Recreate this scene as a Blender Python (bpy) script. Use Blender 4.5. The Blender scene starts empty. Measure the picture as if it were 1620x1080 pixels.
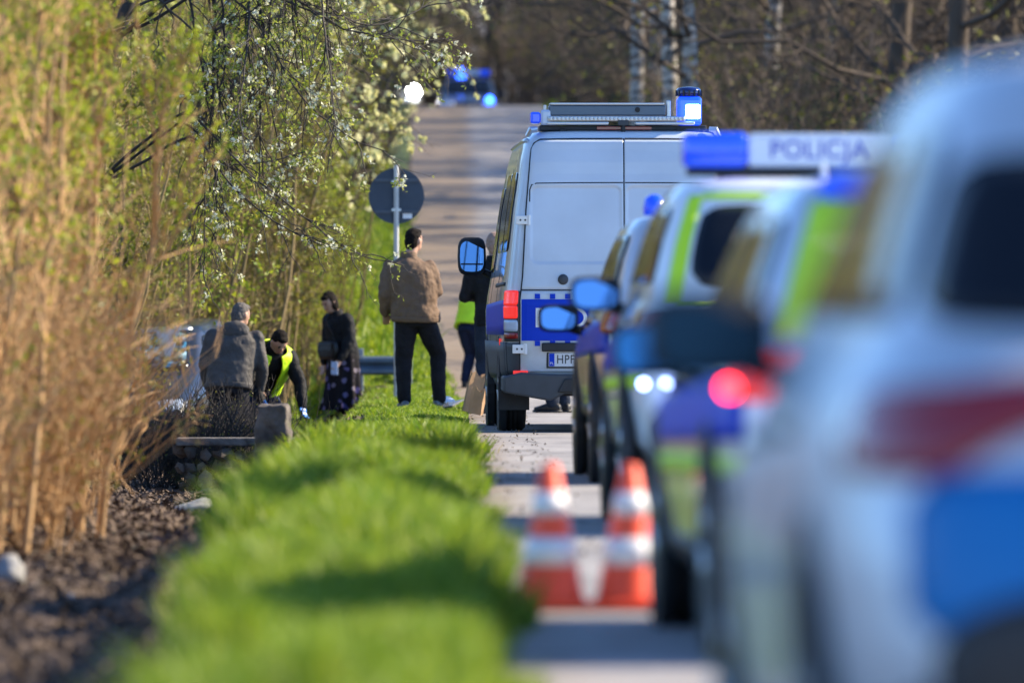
import bpy, bmesh, math, random
import numpy as np
from mathutils import Vector, Matrix

# ------------------------------------------------------------------ camera, sky, sun, exposure
SC = bpy.context.scene
COL = SC.collection
R = math.radians
PI = math.pi
F = 15000.0            # focal length in pixels of the 1620 px wide photograph
CH = 1.03              # camera height over the road
cam_d = bpy.data.cameras.new('camera')
cam = bpy.data.objects.new('camera', cam_d)
COL.objects.link(cam)
cam.location = (0, 0, CH)
cam.rotation_euler = (R(90) - math.atan(52 / F), 0, -math.atan(85 / F))
cam_d.sensor_width = 36.0
cam_d.lens = 36.0 * F / 1620.0
cam_d.clip_start = 0.5
cam_d.clip_end = 3000
cam_d.dof.use_dof = True
cam_d.dof.focus_distance = 81.0
cam_d.dof.aperture_fstop = 3.3
SC.camera = cam

SUN_AZ, SUN_EL = R(13), R(32)          # azimuth counted from +X (right) towards +Y (away)
tosun = Vector((math.cos(SUN_AZ) * math.cos(SUN_EL), math.sin(SUN_AZ) * math.cos(SUN_EL), math.sin(SUN_EL)))
world = bpy.data.worlds.new('World')
SC.world = world
world.use_nodes = True
wn = world.node_tree
sky = wn.nodes.new('ShaderNodeTexSky')
sky.sky_type = 'NISHITA'
sky.sun_disc = False
sky.sun_elevation = SUN_EL
sky.sun_rotation = R(90) - SUN_AZ
sky.air_density = 0.75
sky.dust_density = 0.0
sky.ozone_density = 6.0
wn.links.new(sky.outputs[0], wn.nodes['Background'].inputs[0])
wn.nodes['Background'].inputs[1].default_value = 0.15
sun_d = bpy.data.lights.new('sun', 'SUN')
sun_d.energy = 5.0
sun_d.angle = R(0.6)
sun_d.color = (1.0, 0.84, 0.60)
sun = bpy.data.objects.new('sun', sun_d)
COL.objects.link(sun)
sun.location = (30, 10, 40)
sun.rotation_euler = (-tosun).to_track_quat('-Z', 'Y').to_euler()
SC.view_settings.view_transform = 'Standard'
SC.view_settings.look = 'None'
SC.view_settings.gamma = 1.0
SC.view_settings.exposure = 1.25
SC.cycles.use_denoising = True
SC.cycles.max_bounces = 6
SC.cycles.diffuse_bounces = 3
SC.cycles.glossy_bounces = 3
SC.cycles.transmission_bounces = 4
SC.cycles.transparent_max_bounces = 6
SC.cycles.sample_clamp_indirect = 6.0

RNG = np.random.default_rng(7)


def wx(px, Y):
    return (px - 725.0) / F * Y


def wz(py, Y):
    return CH - (py - 488.0) / F * Y


# ------------------------------------------------------------------ materials
MATS = {}


def mat(name, col, rough=0.6, metal=0.0, var=0.0, scale=8.0, bump=0.0, bscale=40.0, coat=0.0, emit=None, estr=0.0, spec=0.5, island=None):
    """Principled material; var = colour variation by noise, island = second colour mixed per piece."""
    if name in MATS:
        return MATS[name]
    m = bpy.data.materials.new(name)
    m.use_nodes = True
    nt = m.node_tree
    b = nt.nodes['Principled BSDF']
    b.inputs['Base Color'].default_value = (*col, 1)
    b.inputs['Roughness'].default_value = rough
    b.inputs['Metallic'].default_value = metal
    b.inputs['Specular IOR Level'].default_value = spec
    if coat:
        b.inputs['Coat Weight'].default_value = coat
        b.inputs['Coat Roughness'].default_value = 0.05
    if emit:
        b.inputs['Emission Color'].default_value = (*emit, 1)
        b.inputs['Emission Strength'].default_value = estr
    src = None
    tc = nt.nodes.new('ShaderNodeTexCoord')
    if var:
        n = nt.nodes.new('ShaderNodeTexNoise')
        n.inputs['Scale'].default_value = scale
        n.inputs['Detail'].default_value = 6
        nt.links.new(tc.outputs['Object'], n.inputs['Vector'])
        r = nt.nodes.new('ShaderNodeMapRange')
        r.inputs['From Min'].default_value = 0.3
        r.inputs['From Max'].default_value = 0.7
        r.inputs['To Min'].default_value = 1 - var
        r.inputs['To Max'].default_value = 1 + var
        nt.links.new(n.outputs['Fac'], r.inputs['Value'])
        mx = nt.nodes.new('ShaderNodeMix')
        mx.data_type = 'RGBA'
        mx.blend_type = 'MULTIPLY'
        mx.inputs[0].default_value = 1
        mx.inputs[6].default_value = (*col, 1)
        nt.links.new(r.outputs[0], mx.inputs[7])
        src = mx.outputs[2]
    if island:
        g = nt.nodes.new('ShaderNodeNewGeometry')
        mi = nt.nodes.new('ShaderNodeMix')
        mi.data_type = 'RGBA'
        nt.links.new(g.outputs['Random Per Island'], mi.inputs[0])
        if src:
            nt.links.new(src, mi.inputs[6])
        else:
            mi.inputs[6].default_value = (*col, 1)
        mi.inputs[7].default_value = (*island, 1)
        src = mi.outputs[2]
    if src:
        nt.links.new(src, b.inputs['Base Color'])
    if bump:
        n2 = nt.nodes.new('ShaderNodeTexNoise')
        n2.inputs['Scale'].default_value = bscale
        n2.inputs['Detail'].default_value = 5
        nt.links.new(tc.outputs['Object'], n2.inputs['Vector'])
        bp = nt.nodes.new('ShaderNodeBump')
        bp.inputs['Strength'].default_value = bump
        bp.inputs['Distance'].default_value = 0.02
        nt.links.new(n2.outputs['Fac'], bp.inputs['Height'])
        nt.links.new(bp.outputs[0], b.inputs['Normal'])
    MATS[name] = m
    return m


def leafmat(name, c1, c2, trans=0.45, rough=0.5):
    """Thin leaf: diffuse + translucent, each leaf its own mix of two colours."""
    m = bpy.data.materials.new(name)
    m.use_nodes = True
    nt = m.node_tree
    out = nt.nodes['Material Output']
    nt.nodes.remove(nt.nodes['Principled BSDF'])
    g = nt.nodes.new('ShaderNodeNewGeometry')
    mi = nt.nodes.new('ShaderNodeMix')
    mi.data_type = 'RGBA'
    mi.inputs[6].default_value = (*c1, 1)
    mi.inputs[7].default_value = (*c2, 1)
    nt.links.new(g.outputs['Random Per Island'], mi.inputs[0])
    d = nt.nodes.new('ShaderNodeBsdfDiffuse')
    t = nt.nodes.new('ShaderNodeBsdfTranslucent')
    gl = nt.nodes.new('ShaderNodeBsdfGlossy')
    gl.inputs['Roughness'].default_value = rough
    gl.inputs['Color'].default_value = (0.6, 0.6, 0.6, 1)
    ms = nt.nodes.new('ShaderNodeMixShader')
    ms.inputs[0].default_value = trans
    m2 = nt.nodes.new('ShaderNodeMixShader')
    m2.inputs[0].default_value = 0.05
    nt.links.new(mi.outputs[2], d.inputs[0])
    nt.links.new(mi.outputs[2], t.inputs[0])
    nt.links.new(d.outputs[0], ms.inputs[1])
    nt.links.new(t.outputs[0], ms.inputs[2])
    nt.links.new(ms.outputs[0], m2.inputs[1])
    nt.links.new(gl.outputs[0], m2.inputs[2])
    nt.links.new(m2.outputs[0], out.inputs[0])
    MATS[name] = m
    return m


# ------------------------------------------------------------------ object helpers
def link(name, me, material=None, parent=None, smooth=False):
    o = bpy.data.objects.new(name, me)
    COL.objects.link(o)
    if material is not None and len(me.materials) == 0:
        me.materials.append(material)
    if smooth and len(me.polygons):
        me.polygons.foreach_set('use_smooth', [True] * len(me.polygons))
    if parent is not None:
        o.parent = parent
    return o


def tag(o, label=None, cat=None, group=None, kind=None):
    if label:
        o['label'] = label
    if cat:
        o['category'] = cat
    if group:
        o['group'] = group
    if kind:
        o['kind'] = kind
    return o


def thing(name, label, cat, loc=(0, 0, 0), rotz=0.0, group=None):
    o = bpy.data.objects.new(name, None)
    COL.objects.link(o)
    o.empty_display_size = 0.2
    o.location = loc
    o.rotation_euler = (0, 0, rotz)
    return tag(o, label, cat, group)


def copy_tree(o, parent=None):
    c = o.copy()
    COL.objects.link(c)
    c.parent = parent
    for ch in list(o.children):
        copy_tree(ch, c)
    return c


def np_mesh(name, V, quads=None, tris=None):
    me = bpy.data.meshes.new(name)
    V = np.asarray(V, dtype=np.float32).reshape(-1, 3)
    nq = 0 if quads is None else len(quads)
    ntr = 0 if tris is None else len(tris)
    loops = []
    if nq:
        loops.append(np.asarray(quads, dtype=np.int32).ravel())
    if ntr:
        loops.append(np.asarray(tris, dtype=np.int32).ravel())
    L = np.concatenate(loops)
    me.vertices.add(len(V))
    me.vertices.foreach_set('co', V.ravel())
    me.loops.add(len(L))
    me.loops.foreach_set('vertex_index', L)
    me.polygons.add(nq + ntr)
    st = np.concatenate([np.arange(nq) * 4, nq * 4 + np.arange(ntr) * 3]).astype(np.int32)
    me.polygons.foreach_set('loop_start', st)
    me.update(calc_edges=True)
    me.validate()
    return me


class MB:
    """collects simple solids into one mesh"""
    def __init__(self):
        self.v = []
        self.f = []

    def add(self, vs, fs):
        k = len(self.v)
        self.v += [tuple(p) for p in vs]
        self.f += [tuple(i + k for i in f) for f in fs]
        return self

    def box(self, x0, x1, y0, y1, z0, z1):
        vs = [(x, y, z) for z in (z0, z1) for y in (y0, y1) for x in (x0, x1)]
        return self.add(vs, [(0, 2, 3, 1), (4, 5, 7, 6), (0, 1, 5, 4), (2, 6, 7, 3), (0, 4, 6, 2), (1, 3, 7, 5)])

    def prism(self, poly, y0, y1):
        """polygon in (x,z), counter-clockwise seen from -y, extruded from y0 (front) to y1"""
        n = len(poly)
        vs = [(p[0], y0, p[1]) for p in poly] + [(p[0], y1, p[1]) for p in poly]
        fs = [tuple(range(n)), tuple(range(2 * n - 1, n - 1, -1))]
        fs += [(i, i + n, (i + 1) % n + n, (i + 1) % n) for i in range(n)]
        return self.add(vs, fs)

    def tube(self, pts, rad, n=8, caps=True):
        pts = [Vector(p) for p in pts]
        if not hasattr(rad, '__len__'):
            rad = [rad] * len(pts)
        vs = []
        up = None
        for i, p in enumerate(pts):
            t = (pts[min(i + 1, len(pts) - 1)] - pts[max(i - 1, 0)]).normalized()
            if up is None:
                up = Vector((0, 0, 1)) if abs(t.z) < 0.9 else Vector((1, 0, 0))
            a = t.cross(up).normalized()
            b = a.cross(t).normalized()
            up = b
            for k in range(n):
                an = 2 * PI * k / n
                vs.append(p + (a * math.cos(an) + b * math.sin(an)) * rad[i])
        fs = []
        for i in range(len(pts) - 1):
            for k in range(n):
                fs.append((i * n + k, i * n + (k + 1) % n, (i + 1) * n + (k + 1) % n, (i + 1) * n + k))
        if caps:
            fs.append(tuple(range(n - 1, -1, -1)))
            fs.append(tuple((len(pts) - 1) * n + k for k in range(n)))
        return self.add(vs, fs)

    def lathe(self, prof, n=24, axis='z', c=(0, 0, 0)):
        """profile of (radius, height)"""
        vs = []
        for (r, h) in prof:
            for k in range(n):
                an = 2 * PI * k / n
                a, b = r * math.cos(an), r * math.sin(an)
                p = {'z': (a, b, h), 'x': (h, a, b), 'y': (a, h, b)}[axis]
                vs.append((p[0] + c[0], p[1] + c[1], p[2] + c[2]))
        fs = []
        for i in range(len(prof) - 1):
            for k in range(n):
                fs.append((i * n + k, i * n + (k + 1) % n, (i + 1) * n + (k + 1) % n, (i + 1) * n + k))
        fs.append(tuple(range(n - 1, -1, -1)))
        fs.append(tuple((len(prof) - 1) * n + k for k in range(n)))
        return self.add(vs, fs)

    def mesh(self, name, bevel=0.0, seg=2):
        me = bpy.data.meshes.new(name)
        bm = bmesh.new()
        bv = [bm.verts.new(p) for p in self.v]
        for f in self.f:
            try:
                bm.faces.new([bv[i] for i in f])
            except ValueError:
                pass
        bmesh.ops.recalc_face_normals(bm, faces=bm.faces)
        if bevel:
            es = [e for e in bm.edges if e.is_manifold and e.calc_face_angle(0) > 0.5]
            bmesh.ops.bevel(bm, geom=es, offset=bevel, segments=seg, profile=0.5, affect='EDGES')
        bm.to_mesh(me)
        bm.free()
        return me

    def build(self, name, material, parent=None, bevel=0.0, seg=2, smooth=False):
        return link(name, self.mesh(name, bevel, seg), material, parent, smooth)


def text_mesh(txt, size, name, material, parent, loc, rot, spacing=1.0, extrude=0.002, align='CENTER', xs=1.0, fit=None):
    cu = bpy.data.curves.new(name, 'FONT')
    cu.body = txt
    cu.size = size
    cu.extrude = extrude
    cu.space_character = spacing
    cu.align_x = align
    cu.align_y = 'CENTER'
    t = bpy.data.objects.new(name + '_tmp', cu)
    COL.objects.link(t)
    dg = bpy.context.evaluated_depsgraph_get()
    me = bpy.data.meshes.new_from_object(t.evaluated_get(dg))
    bpy.data.objects.remove(t)
    bpy.data.curves.remove(cu)
    xs_all = [v.co.x for v in me.vertices]
    if fit:
        xs = fit / (max(xs_all) - min(xs_all))
    bm = bmesh.new()
    bm.from_mesh(me)
    bmesh.ops.remove_doubles(bm, verts=bm.verts, dist=1e-5)
    bm.verts.ensure_lookup_table()
    seen, out = set(), []
    for v0 in bm.verts:                      # every letter becomes an object of its own
        if v0.index in seen:
            continue
        stack, isl = [v0], []
        seen.add(v0.index)
        while stack:
            v = stack.pop()
            isl.append(v)
            for e in v.link_edges:
                w = e.other_vert(v)
                if w.index not in seen:
                    seen.add(w.index)
                    stack.append(w)
        ids = {v.index: k for k, v in enumerate(isl)}
        m2 = bpy.data.meshes.new('letter')
        m2.from_pydata([tuple(v.co) for v in isl], [], [tuple(ids[v.index] for v in f.verts) for f in bm.faces if f.verts[0].index in ids])
        o = link('letter', m2, material, parent)
        o.location = loc
        o.rotation_euler = rot
        o.scale = (xs, 1, 1)
        out.append(o)
    bm.free()
    bpy.data.meshes.remove(me)
    return out


# ------------------------------------------------------------------ terrain
def sstep(a, b, x):
    t = np.clip((x - a) / (b - a), 0, 1)
    return t * t * (3 - 2 * t)


_LAT = np.random.default_rng(3).random((64, 64))


def vnoise(x, y):
    x = np.asarray(x, float)
    y = np.asarray(y, float)
    i = np.floor(x).astype(int)
    j = np.floor(y).astype(int)
    f = x - i
    g = y - j
    f = f * f * (3 - 2 * f)
    g = g * g * (3 - 2 * g)
    a = _LAT[i % 64, j % 64]
    b = _LAT[(i + 1) % 64, j % 64]
    c = _LAT[i % 64, (j + 1) % 64]
    d = _LAT[(i + 1) % 64, (j + 1) % 64]
    return (a * (1 - f) + b * f) * (1 - g) + (c * (1 - f) + d * f) * g - 0.5


def rise(Y):
    return np.interp(Y, [-100, 104, 112, 120, 150, 200, 255, 266, 278, 300, 340, 420, 1000],
                     [0, 0, 0.10, 0.36, 1.6, 3.75, 6.35, 6.72, 6.35, 7.0, 9.5, 22, 60])


def road_l(Y):
    return np.interp(Y, [0, 100, 118, 150, 273, 400], [.10, .10, -.25, -.75, -1.35, -1.6])


def road_r(Y):
    return np.interp(Y, [0, 100, 150, 273, 400], [5.2, 5.0, 3.4, 2.3, 2.0])


def verge_e(Y):
    return np.interp(Y, [0, 20, 24, 34, 45, 69, 80, 88, 112, 125, 400], [-.42, -.44, -.50, -.77, -.94, -1.0, -.98, -.9, -.9, -2.2, -4.0])


def ground(X, Y):
    X = np.asarray(X, float)
    Y = np.asarray(Y, float)
    r = rise(Y)
    rl, rr, xe = road_l(Y), road_r(Y), verge_e(Y)
    z = np.zeros(np.broadcast(X, Y).shape)
    # verge
    t = np.clip((rl - X) / np.maximum(rl - xe, .3), 0, 1)
    verge = np.interp(Y, [0, 50, 65, 400], [.14, .12, .03, .03]) * np.sin(np.clip(t, 0, 1) * PI) ** 0.7 + np.interp(Y, [0, 50, 70, 400], [.34, .26, .06, .05]) * vnoise(X * 1.9 + 9, Y * .40) * np.sin(t * PI)
    verge = np.where(X < rl, verge, 0)
    d = np.clip(xe - X, 0, 100)
    dep = np.interp(Y, [20, 60, 80, 112, 130, 400], [.42, .36, .58, .55, .2, .1])
    up = np.interp(Y, [20, 60, 80, 110, 130, 400], [.36, .36, .06, .06, .8, 1.2])
    ditch = -dep * sstep(0, .8, d) + up * sstep(.9, 2.6, d) + 0.05 * np.clip(d - 3, 0, 60)
    ditch = ditch + .10 * vnoise(X * 1.7, Y * .9) * sstep(.2, 1, d)
    right = np.clip(X - rr, 0, 100)
    bank = .30 * sstep(.2, 1.4, right) + .16 * np.clip(right - 1, 0, 60) * np.interp(Y, [0, 80, 110, 400], [0.02, .1, .8, 1]) + .12 * vnoise(X * .8, Y * .5) * sstep(.2, 1, right)
    base = np.where((X > rl - .02) & (X < rr + .02), -.07, 0)
    return r + z + verge + np.where(X < xe, ditch, 0) + np.where(X > rr, bank, 0) + base


def gz(x, y):
    return float(ground(np.array([x]), np.array([y]))[0])


def on_ground(px, py, y0=15, y1=240):
    """where the line of sight through a photograph pixel meets the ground"""
    Y = np.linspace(y0, y1, 3000)
    below = wz(py, Y) - ground(wx(px, Y), Y)
    k = int(np.argmax(below <= 0))
    return float(wx(px, Y[k])), float(Y[k])
# ------------------------------------------------------------------ setting: ground, road, verge
def sheet(name, xs_fn, ys, nx, zoff, material, zfn=None):
    """a strip: xs_fn(Y) -> (x0, x1)"""
    V = []
    u = np.linspace(0, 1, nx)
    for y in ys:
        a, b = xs_fn(y)
        x = a + (b - a) * u
        z = (zfn or ground)(x, np.full_like(x, y)) + zoff
        V.append(np.stack([x, np.full_like(x, y), z], 1))
    V = np.concatenate(V)
    ny = len(ys)
    i, j = np.meshgrid(np.arange(ny - 1), np.arange(nx - 1), indexing='ij')
    a = (i * nx + j).ravel()
    q = np.stack([a, a + 1, a + nx + 1, a + nx], 1)
    o = link(name, np_mesh(name, V, q), material, None, True)
    return tag(o, kind='structure')


def terrain_mat():
    m = bpy.data.materials.new('leaf_litter_soil')
    m.use_nodes = True
    nt = m.node_tree
    b = nt.nodes['Principled BSDF']
    b.inputs['Roughness'].default_value = 0.95
    tc = nt.nodes.new('ShaderNodeTexCoord')
    n1 = nt.nodes.new('ShaderNodeTexNoise'); n1.inputs['Scale'].default_value = 1.2; n1.inputs['Detail'].default_value = 10
    n2 = nt.nodes.new('ShaderNodeTexVoronoi'); n2.inputs['Scale'].default_value = 26
    cr = nt.nodes.new('ShaderNodeValToRGB')
    e = cr.color_ramp.elements
    e[0].position = .3; e[0].color = (.045, .032, .022, 1)
    e[1].position = .75; e[1].color = (.20, .14, .085, 1)
    k = e.new(.52); k.color = (.105, .075, .045, 1)
    mx = nt.nodes.new('ShaderNodeMix'); mx.data_type = 'RGBA'; mx.blend_type = 'OVERLAY'; mx.inputs[0].default_value = .5
    nt.links.new(tc.outputs['Object'], n1.inputs['Vector']); nt.links.new(tc.outputs['Object'], n2.inputs['Vector'])
    nt.links.new(n1.outputs['Fac'], cr.inputs[0]); nt.links.new(cr.outputs[0], mx.inputs[6]); nt.links.new(n2.outputs['Color'], mx.inputs[7])
    hs = nt.nodes.new('ShaderNodeHueSaturation'); hs.inputs['Saturation'].default_value = .55
    hs.inputs['Value'].default_value = .8
    nt.links.new(mx.outputs[2], hs.inputs['Color'])
    nt.links.new(hs.outputs[0], b.inputs['Base Color'])
    bp = nt.nodes.new('ShaderNodeBump'); bp.inputs['Strength'].default_value = .8; bp.inputs['Distance'].default_value = .05
    nt.links.new(n2.outputs['Distance'], bp.inputs['Height']); nt.links.new(bp.outputs[0], b.inputs['Normal'])
    return m


def asphalt_mat():
    m = bpy.data.materials.new('old_asphalt')
    m.use_nodes = True
    nt = m.node_tree
    b = nt.nodes['Principled BSDF']
    b.inputs['Roughness'].default_value = 0.8
    tc = nt.nodes.new('ShaderNodeTexCoord')
    mp = nt.nodes.new('ShaderNodeMapping'); mp.inputs['Scale'].default_value = (1.0, .22, 1)
    nt.links.new(tc.outputs['Object'], mp.inputs[0])
    n1 = nt.nodes.new('ShaderNodeTexNoise'); n1.inputs['Scale'].default_value = 1.4; n1.inputs['Detail'].default_value = 9
    nt.links.new(mp.outputs[0], n1.inputs['Vector'])
    cr = nt.nodes.new('ShaderNodeValToRGB')
    e = cr.color_ramp.elements
    e[0].position = .30; e[0].color = (.19, .183, .183, 1)
    e[1].position = .70; e[1].color = (.36, .345, .335, 1)
    nt.links.new(n1.outputs['Fac'], cr.inputs[0])
    n2 = nt.nodes.new('ShaderNodeTexNoise'); n2.inputs['Scale'].default_value = 90; n2.inputs['Detail'].default_value = 3
    nt.links.new(tc.outputs['Object'], n2.inputs['Vector'])
    mx = nt.nodes.new('ShaderNodeMix'); mx.data_type = 'RGBA'; mx.blend_type = 'OVERLAY'; mx.inputs[0].default_value = .6
    nt.links.new(cr.outputs[0], mx.inputs[6]); nt.links.new(n2.outputs['Fac'], mx.inputs[7])
    # sandy dirt along the verge edge and in patches
    sx = nt.nodes.new('ShaderNodeSeparateXYZ'); nt.links.new(tc.outputs['Object'], sx.inputs[0])
    n3 = nt.nodes.new('ShaderNodeTexNoise'); n3.inputs['Scale'].default_value = 2.6; n3.inputs['Detail'].default_value = 8
    nt.links.new(tc.outputs['Object'], n3.inputs['Vector'])
    ad = nt.nodes.new('ShaderNodeMath'); ad.operation = 'MULTIPLY_ADD'; ad.inputs[1].default_value = 1.1; ad.inputs[2].default_value = -.50
    nt.links.new(n3.outputs['Fac'], ad.inputs[0])
    sb = nt.nodes.new('ShaderNodeMath'); sb.operation = 'SUBTRACT'
    nt.links.new(sx.outputs[0], sb.inputs[0]); nt.links.new(ad.outputs[0], sb.inputs[1])
    mr = nt.nodes.new('ShaderNodeMapRange'); mr.inputs['From Min'].default_value = .08; mr.inputs['From Max'].default_value = .38
    mr.inputs['To Min'].default_value = .85; mr.inputs['To Max'].default_value = .0
    nt.links.new(sb.outputs[0], mr.inputs['Value'])
    m2 = nt.nodes.new('ShaderNodeMix'); m2.data_type = 'RGBA'; m2.inputs[7].default_value = (.21, .155, .10, 1)
    nt.links.new(mr.outputs[0], m2.inputs[0]); nt.links.new(mx.outputs[2], m2.inputs[6])
    # tar-filled cracks
    vo = nt.nodes.new('ShaderNodeTexVoronoi'); vo.feature = 'DISTANCE_TO_EDGE'; vo.inputs['Scale'].default_value = .55
    nz = nt.nodes.new('ShaderNodeVectorMath'); nz.operation = 'MULTIPLY_ADD'; nz.inputs[1].default_value = (.25, .25, .25)
    nt.links.new(n3.outputs['Color'], nz.inputs[0]); nt.links.new(tc.outputs['Object'], nz.inputs[2])
    nt.links.new(nz.outputs[0], vo.inputs['Vector'])
    cm = nt.nodes.new('ShaderNodeMapRange'); cm.inputs['From Min'].default_value = .004; cm.inputs['From Max'].default_value = .016
    cm.inputs['To Min'].default_value = .75; cm.inputs['To Max'].default_value = 0
    nt.links.new(vo.outputs['Distance'], cm.inputs['Value'])
    m3 = nt.nodes.new('ShaderNodeMix'); m3.data_type = 'RGBA'; m3.inputs[7].default_value = (.04, .038, .037, 1)
    nt.links.new(cm.outputs[0], m3.inputs[0]); nt.links.new(m2.outputs[2], m3.inputs[6])
    nt.links.new(m3.outputs[2], b.inputs['Base Color'])
    bp = nt.nodes.new('ShaderNodeBump'); bp.inputs['Strength'].default_value = .35; bp.inputs['Distance'].default_value = .01
    nt.links.new(n2.outputs['Fac'], bp.inputs['Height']); nt.links.new(bp.outputs[0], b.inputs['Normal'])
    return m


_ys = np.concatenate([np.arange(-20, 15, 5.), np.arange(15, 130, .35), np.arange(130, 300, 1.5), np.arange(300, 1000, 20.)])
_xs = np.concatenate([np.arange(-220, -16, 12.), np.arange(-16, -3.6, .5), np.arange(-3.6, .4, .09), np.arange(.4, 8, .4), np.arange(8, 30, 1.5), np.arange(30, 230, 14.)])
XX, YY = np.meshgrid(_xs, _ys)
ZZ = ground(XX, YY)
_nx = len(_xs)
i, j = np.meshgrid(np.arange(len(_ys) - 1), np.arange(_nx - 1), indexing='ij')
a = (i * _nx + j).ravel()
GROUND_M = terrain_mat()
tag(link('ground', np_mesh('ground', np.stack([XX, YY, ZZ], -1).reshape(-1, 3), np.stack([a, a + 1, a + _nx + 1, a + _nx], 1)), GROUND_M, None, True), kind='structure')
sheet('road', lambda y: (road_l(y), road_r(y)), np.concatenate([np.arange(-20, 100, 2.), np.arange(100, 420, 1.)]), 9, 0.0, asphalt_mat(), lambda x, y: rise(y) + 0 * x)
SOD = mat('grass_sod', (.045, .075, .018), .95, var=.5, scale=6, bump=.6, bscale=30)
sheet('grass_verge', lambda y: (verge_e(y) - .12, road_l(y) + .01), np.arange(15, 118, .35), 16, .012, SOD)
sheet('grass_bank', lambda y: (verge_e(y), road_l(y) + .0), np.arange(118, 290, 1.5), 14, .03, SOD)
sheet('roadside_bank', lambda y: (road_r(y), road_r(y) + 3.0), np.arange(100, 300, 1.5), 12, .03, SOD)


# ------------------------------------------------------------------ plant generators (numpy)
def tubes(P, Rd, sides):
    """P (N,k,3) polylines, Rd (N,k) radii -> verts, quads"""
    N, k, _ = P.shape
    T = np.gradient(P, axis=1)
    T /= np.linalg.norm(T, axis=2, keepdims=True) + 1e-9
    my = np.abs(T[..., 1]).mean(1)[:, None, None]
    up = np.where(my < .75, np.array([.03, 1., .05]), np.array([1., .03, .05])) + 0 * T
    A = np.cross(T, up)
    A /= np.linalg.norm(A, axis=2, keepdims=True) + 1e-9
    B = np.cross(A, T)
    an = np.arange(sides) * 2 * PI / sides
    V = P[:, :, None, :] + Rd[:, :, None, None] * (A[:, :, None, :] * np.cos(an)[None, None, :, None] + B[:, :, None, :] * np.sin(an)[None, None, :, None])
    idx = np.arange(N * k * sides).reshape(N, k, sides)
    a = idx[:, :-1, :]
    b = idx[:, 1:, :]
    q = np.stack([a, np.roll(a, -1, 2), np.roll(b, -1, 2), b], -1).reshape(-1, 4)
    return V.reshape(-1, 3), q


def samp(P, i, t):
    """points and tangents on polylines i at parameter t"""
    k = P.shape[1]
    s = np.clip(t, 0, .9999) * (k - 1)
    a = s.astype(int)
    f = (s - a)[:, None]
    p = P[i, a] * (1 - f) + P[i, a + 1] * f
    d = P[i, a + 1] - P[i, a]
    return p, d / (np.linalg.norm(d, axis=1, keepdims=True) + 1e-9)


def unit(v):
    return v / (np.linalg.norm(v, axis=-1, keepdims=True) + 1e-9)


def grow(rng, P, n, t0, t1, lmin, lmax, along, side, upw, k=5, wob=.06, bend=None):
    """n side shoots off the polylines P"""
    i = rng.integers(0, len(P), n)
    t = rng.uniform(t0, t1, n)
    p, d = samp(P, i, t)
    rd = rng.normal(size=(n, 3))
    rd -= (rd * d).sum(1, keepdims=True) * d
    dirv = unit(d * along + unit(rd) * side + np.array([0, 0, upw]))
    L = rng.uniform(lmin, lmax, n) * (1.1 - .55 * t)
    s = np.linspace(0, 1, k)
    Q = p[:, None, :] + dirv[:, None, :] * (L[:, None] * s[None, :])[..., None]
    W = np.cumsum(rng.normal(size=(n, k, 3)) * wob, axis=1)
    W[:, 0] = 0
    Q = Q + W * L[:, None, None] * .6
    if bend is not None:
        Q = Q + np.array(bend)[None, None, :] * (s ** 2)[None, :, None] * L[:, None, None]
    return Q


def taper(P, r0, r1):
    k = P.shape[1]
    r0 = np.broadcast_to(np.asarray(r0, float), (len(P),))
    return r0[:, None] * (1 - np.linspace(0, 1, k))[None] + r1 * np.linspace(0, 1, k)[None]


def leaves(rng, P, n, t0, t1, size, wide=.5, off=.012, align=.6, droop=0.):
    """n pointed two-triangle leaves on shoots P"""
    i = rng.integers(0, len(P), n)
    t = rng.uniform(t0, t1, n)
    p, d = samp(P, i, t)
    rd = unit(rng.normal(size=(n, 3)))
    p = p + rd * off * rng.uniform(.2, 1, (n, 1))
    ax = unit(d * align + unit(rng.normal(size=(n, 3))) + np.array([0, 0, -droop]))
    sd = unit(np.cross(ax, rng.normal(size=(n, 3))))
    nm = np.cross(ax, sd)
    s = size * rng.uniform(.6, 1.3, (n, 1))
    a = p
    b = p + ax * s * .5 + sd * s * wide * .5 + nm * s * .08
    c = p + ax * s
    e = p + ax * s * .5 - sd * s * wide * .5 + nm * s * .08
    V = np.stack([a, b, c, e], 1).reshape(-1, 3)
    k = np.arange(n) * 4
    T = np.concatenate([np.stack([k, k + 1, k + 2], 1), np.stack([k, k + 2, k + 3], 1)])
    return V, T


def flowers(rng, P, n, t0, t1, size, clump=3):
    """small five-petalled flowers in clumps on shoots P"""
    m = n // clump
    i = np.repeat(rng.integers(0, len(P), m), clump)
    t = np.repeat(rng.uniform(t0, t1, m), clump)
    p, d = samp(P, i, t)
    n = len(p)
    p = p + unit(rng.normal(size=(n, 3))) * rng.uniform(.008, .035, (n, 1))
    nm = unit(rng.normal(size=(n, 3)))
    u = unit(np.cross(nm, rng.normal(size=(n, 3))))
    v = np.cross(nm, u)
    s = size * rng.uniform(.7, 1.2, (n, 1))
    pts = [p - nm * s * .12]
    for q in range(10):
        an = 2 * PI * q / 10
        rr = 1.0 if q % 2 == 0 else .5
        pts.append(p + (u * math.cos(an) + v * math.sin(an)) * s * .5 * rr)
    V = np.stack(pts, 1).reshape(-1, 3)
    k = np.arange(n) * 11
    T = np.concatenate([np.stack([k, k + 1 + q, k + 1 + (q + 1) % 10], 1) for q in range(10)])
    return V, T


def join_tubes(name, parts, material):
    VV, QQ, o = [], [], 0
    for V, q in parts:
        VV.append(V)
        QQ.append(q + o)
        o += len(V)
    me = np_mesh(name, np.concatenate(VV), np.concatenate(QQ))
    me.materials.append(material)
    me.polygons.foreach_set('use_smooth', [True] * len(me.polygons))
    return me


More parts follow.
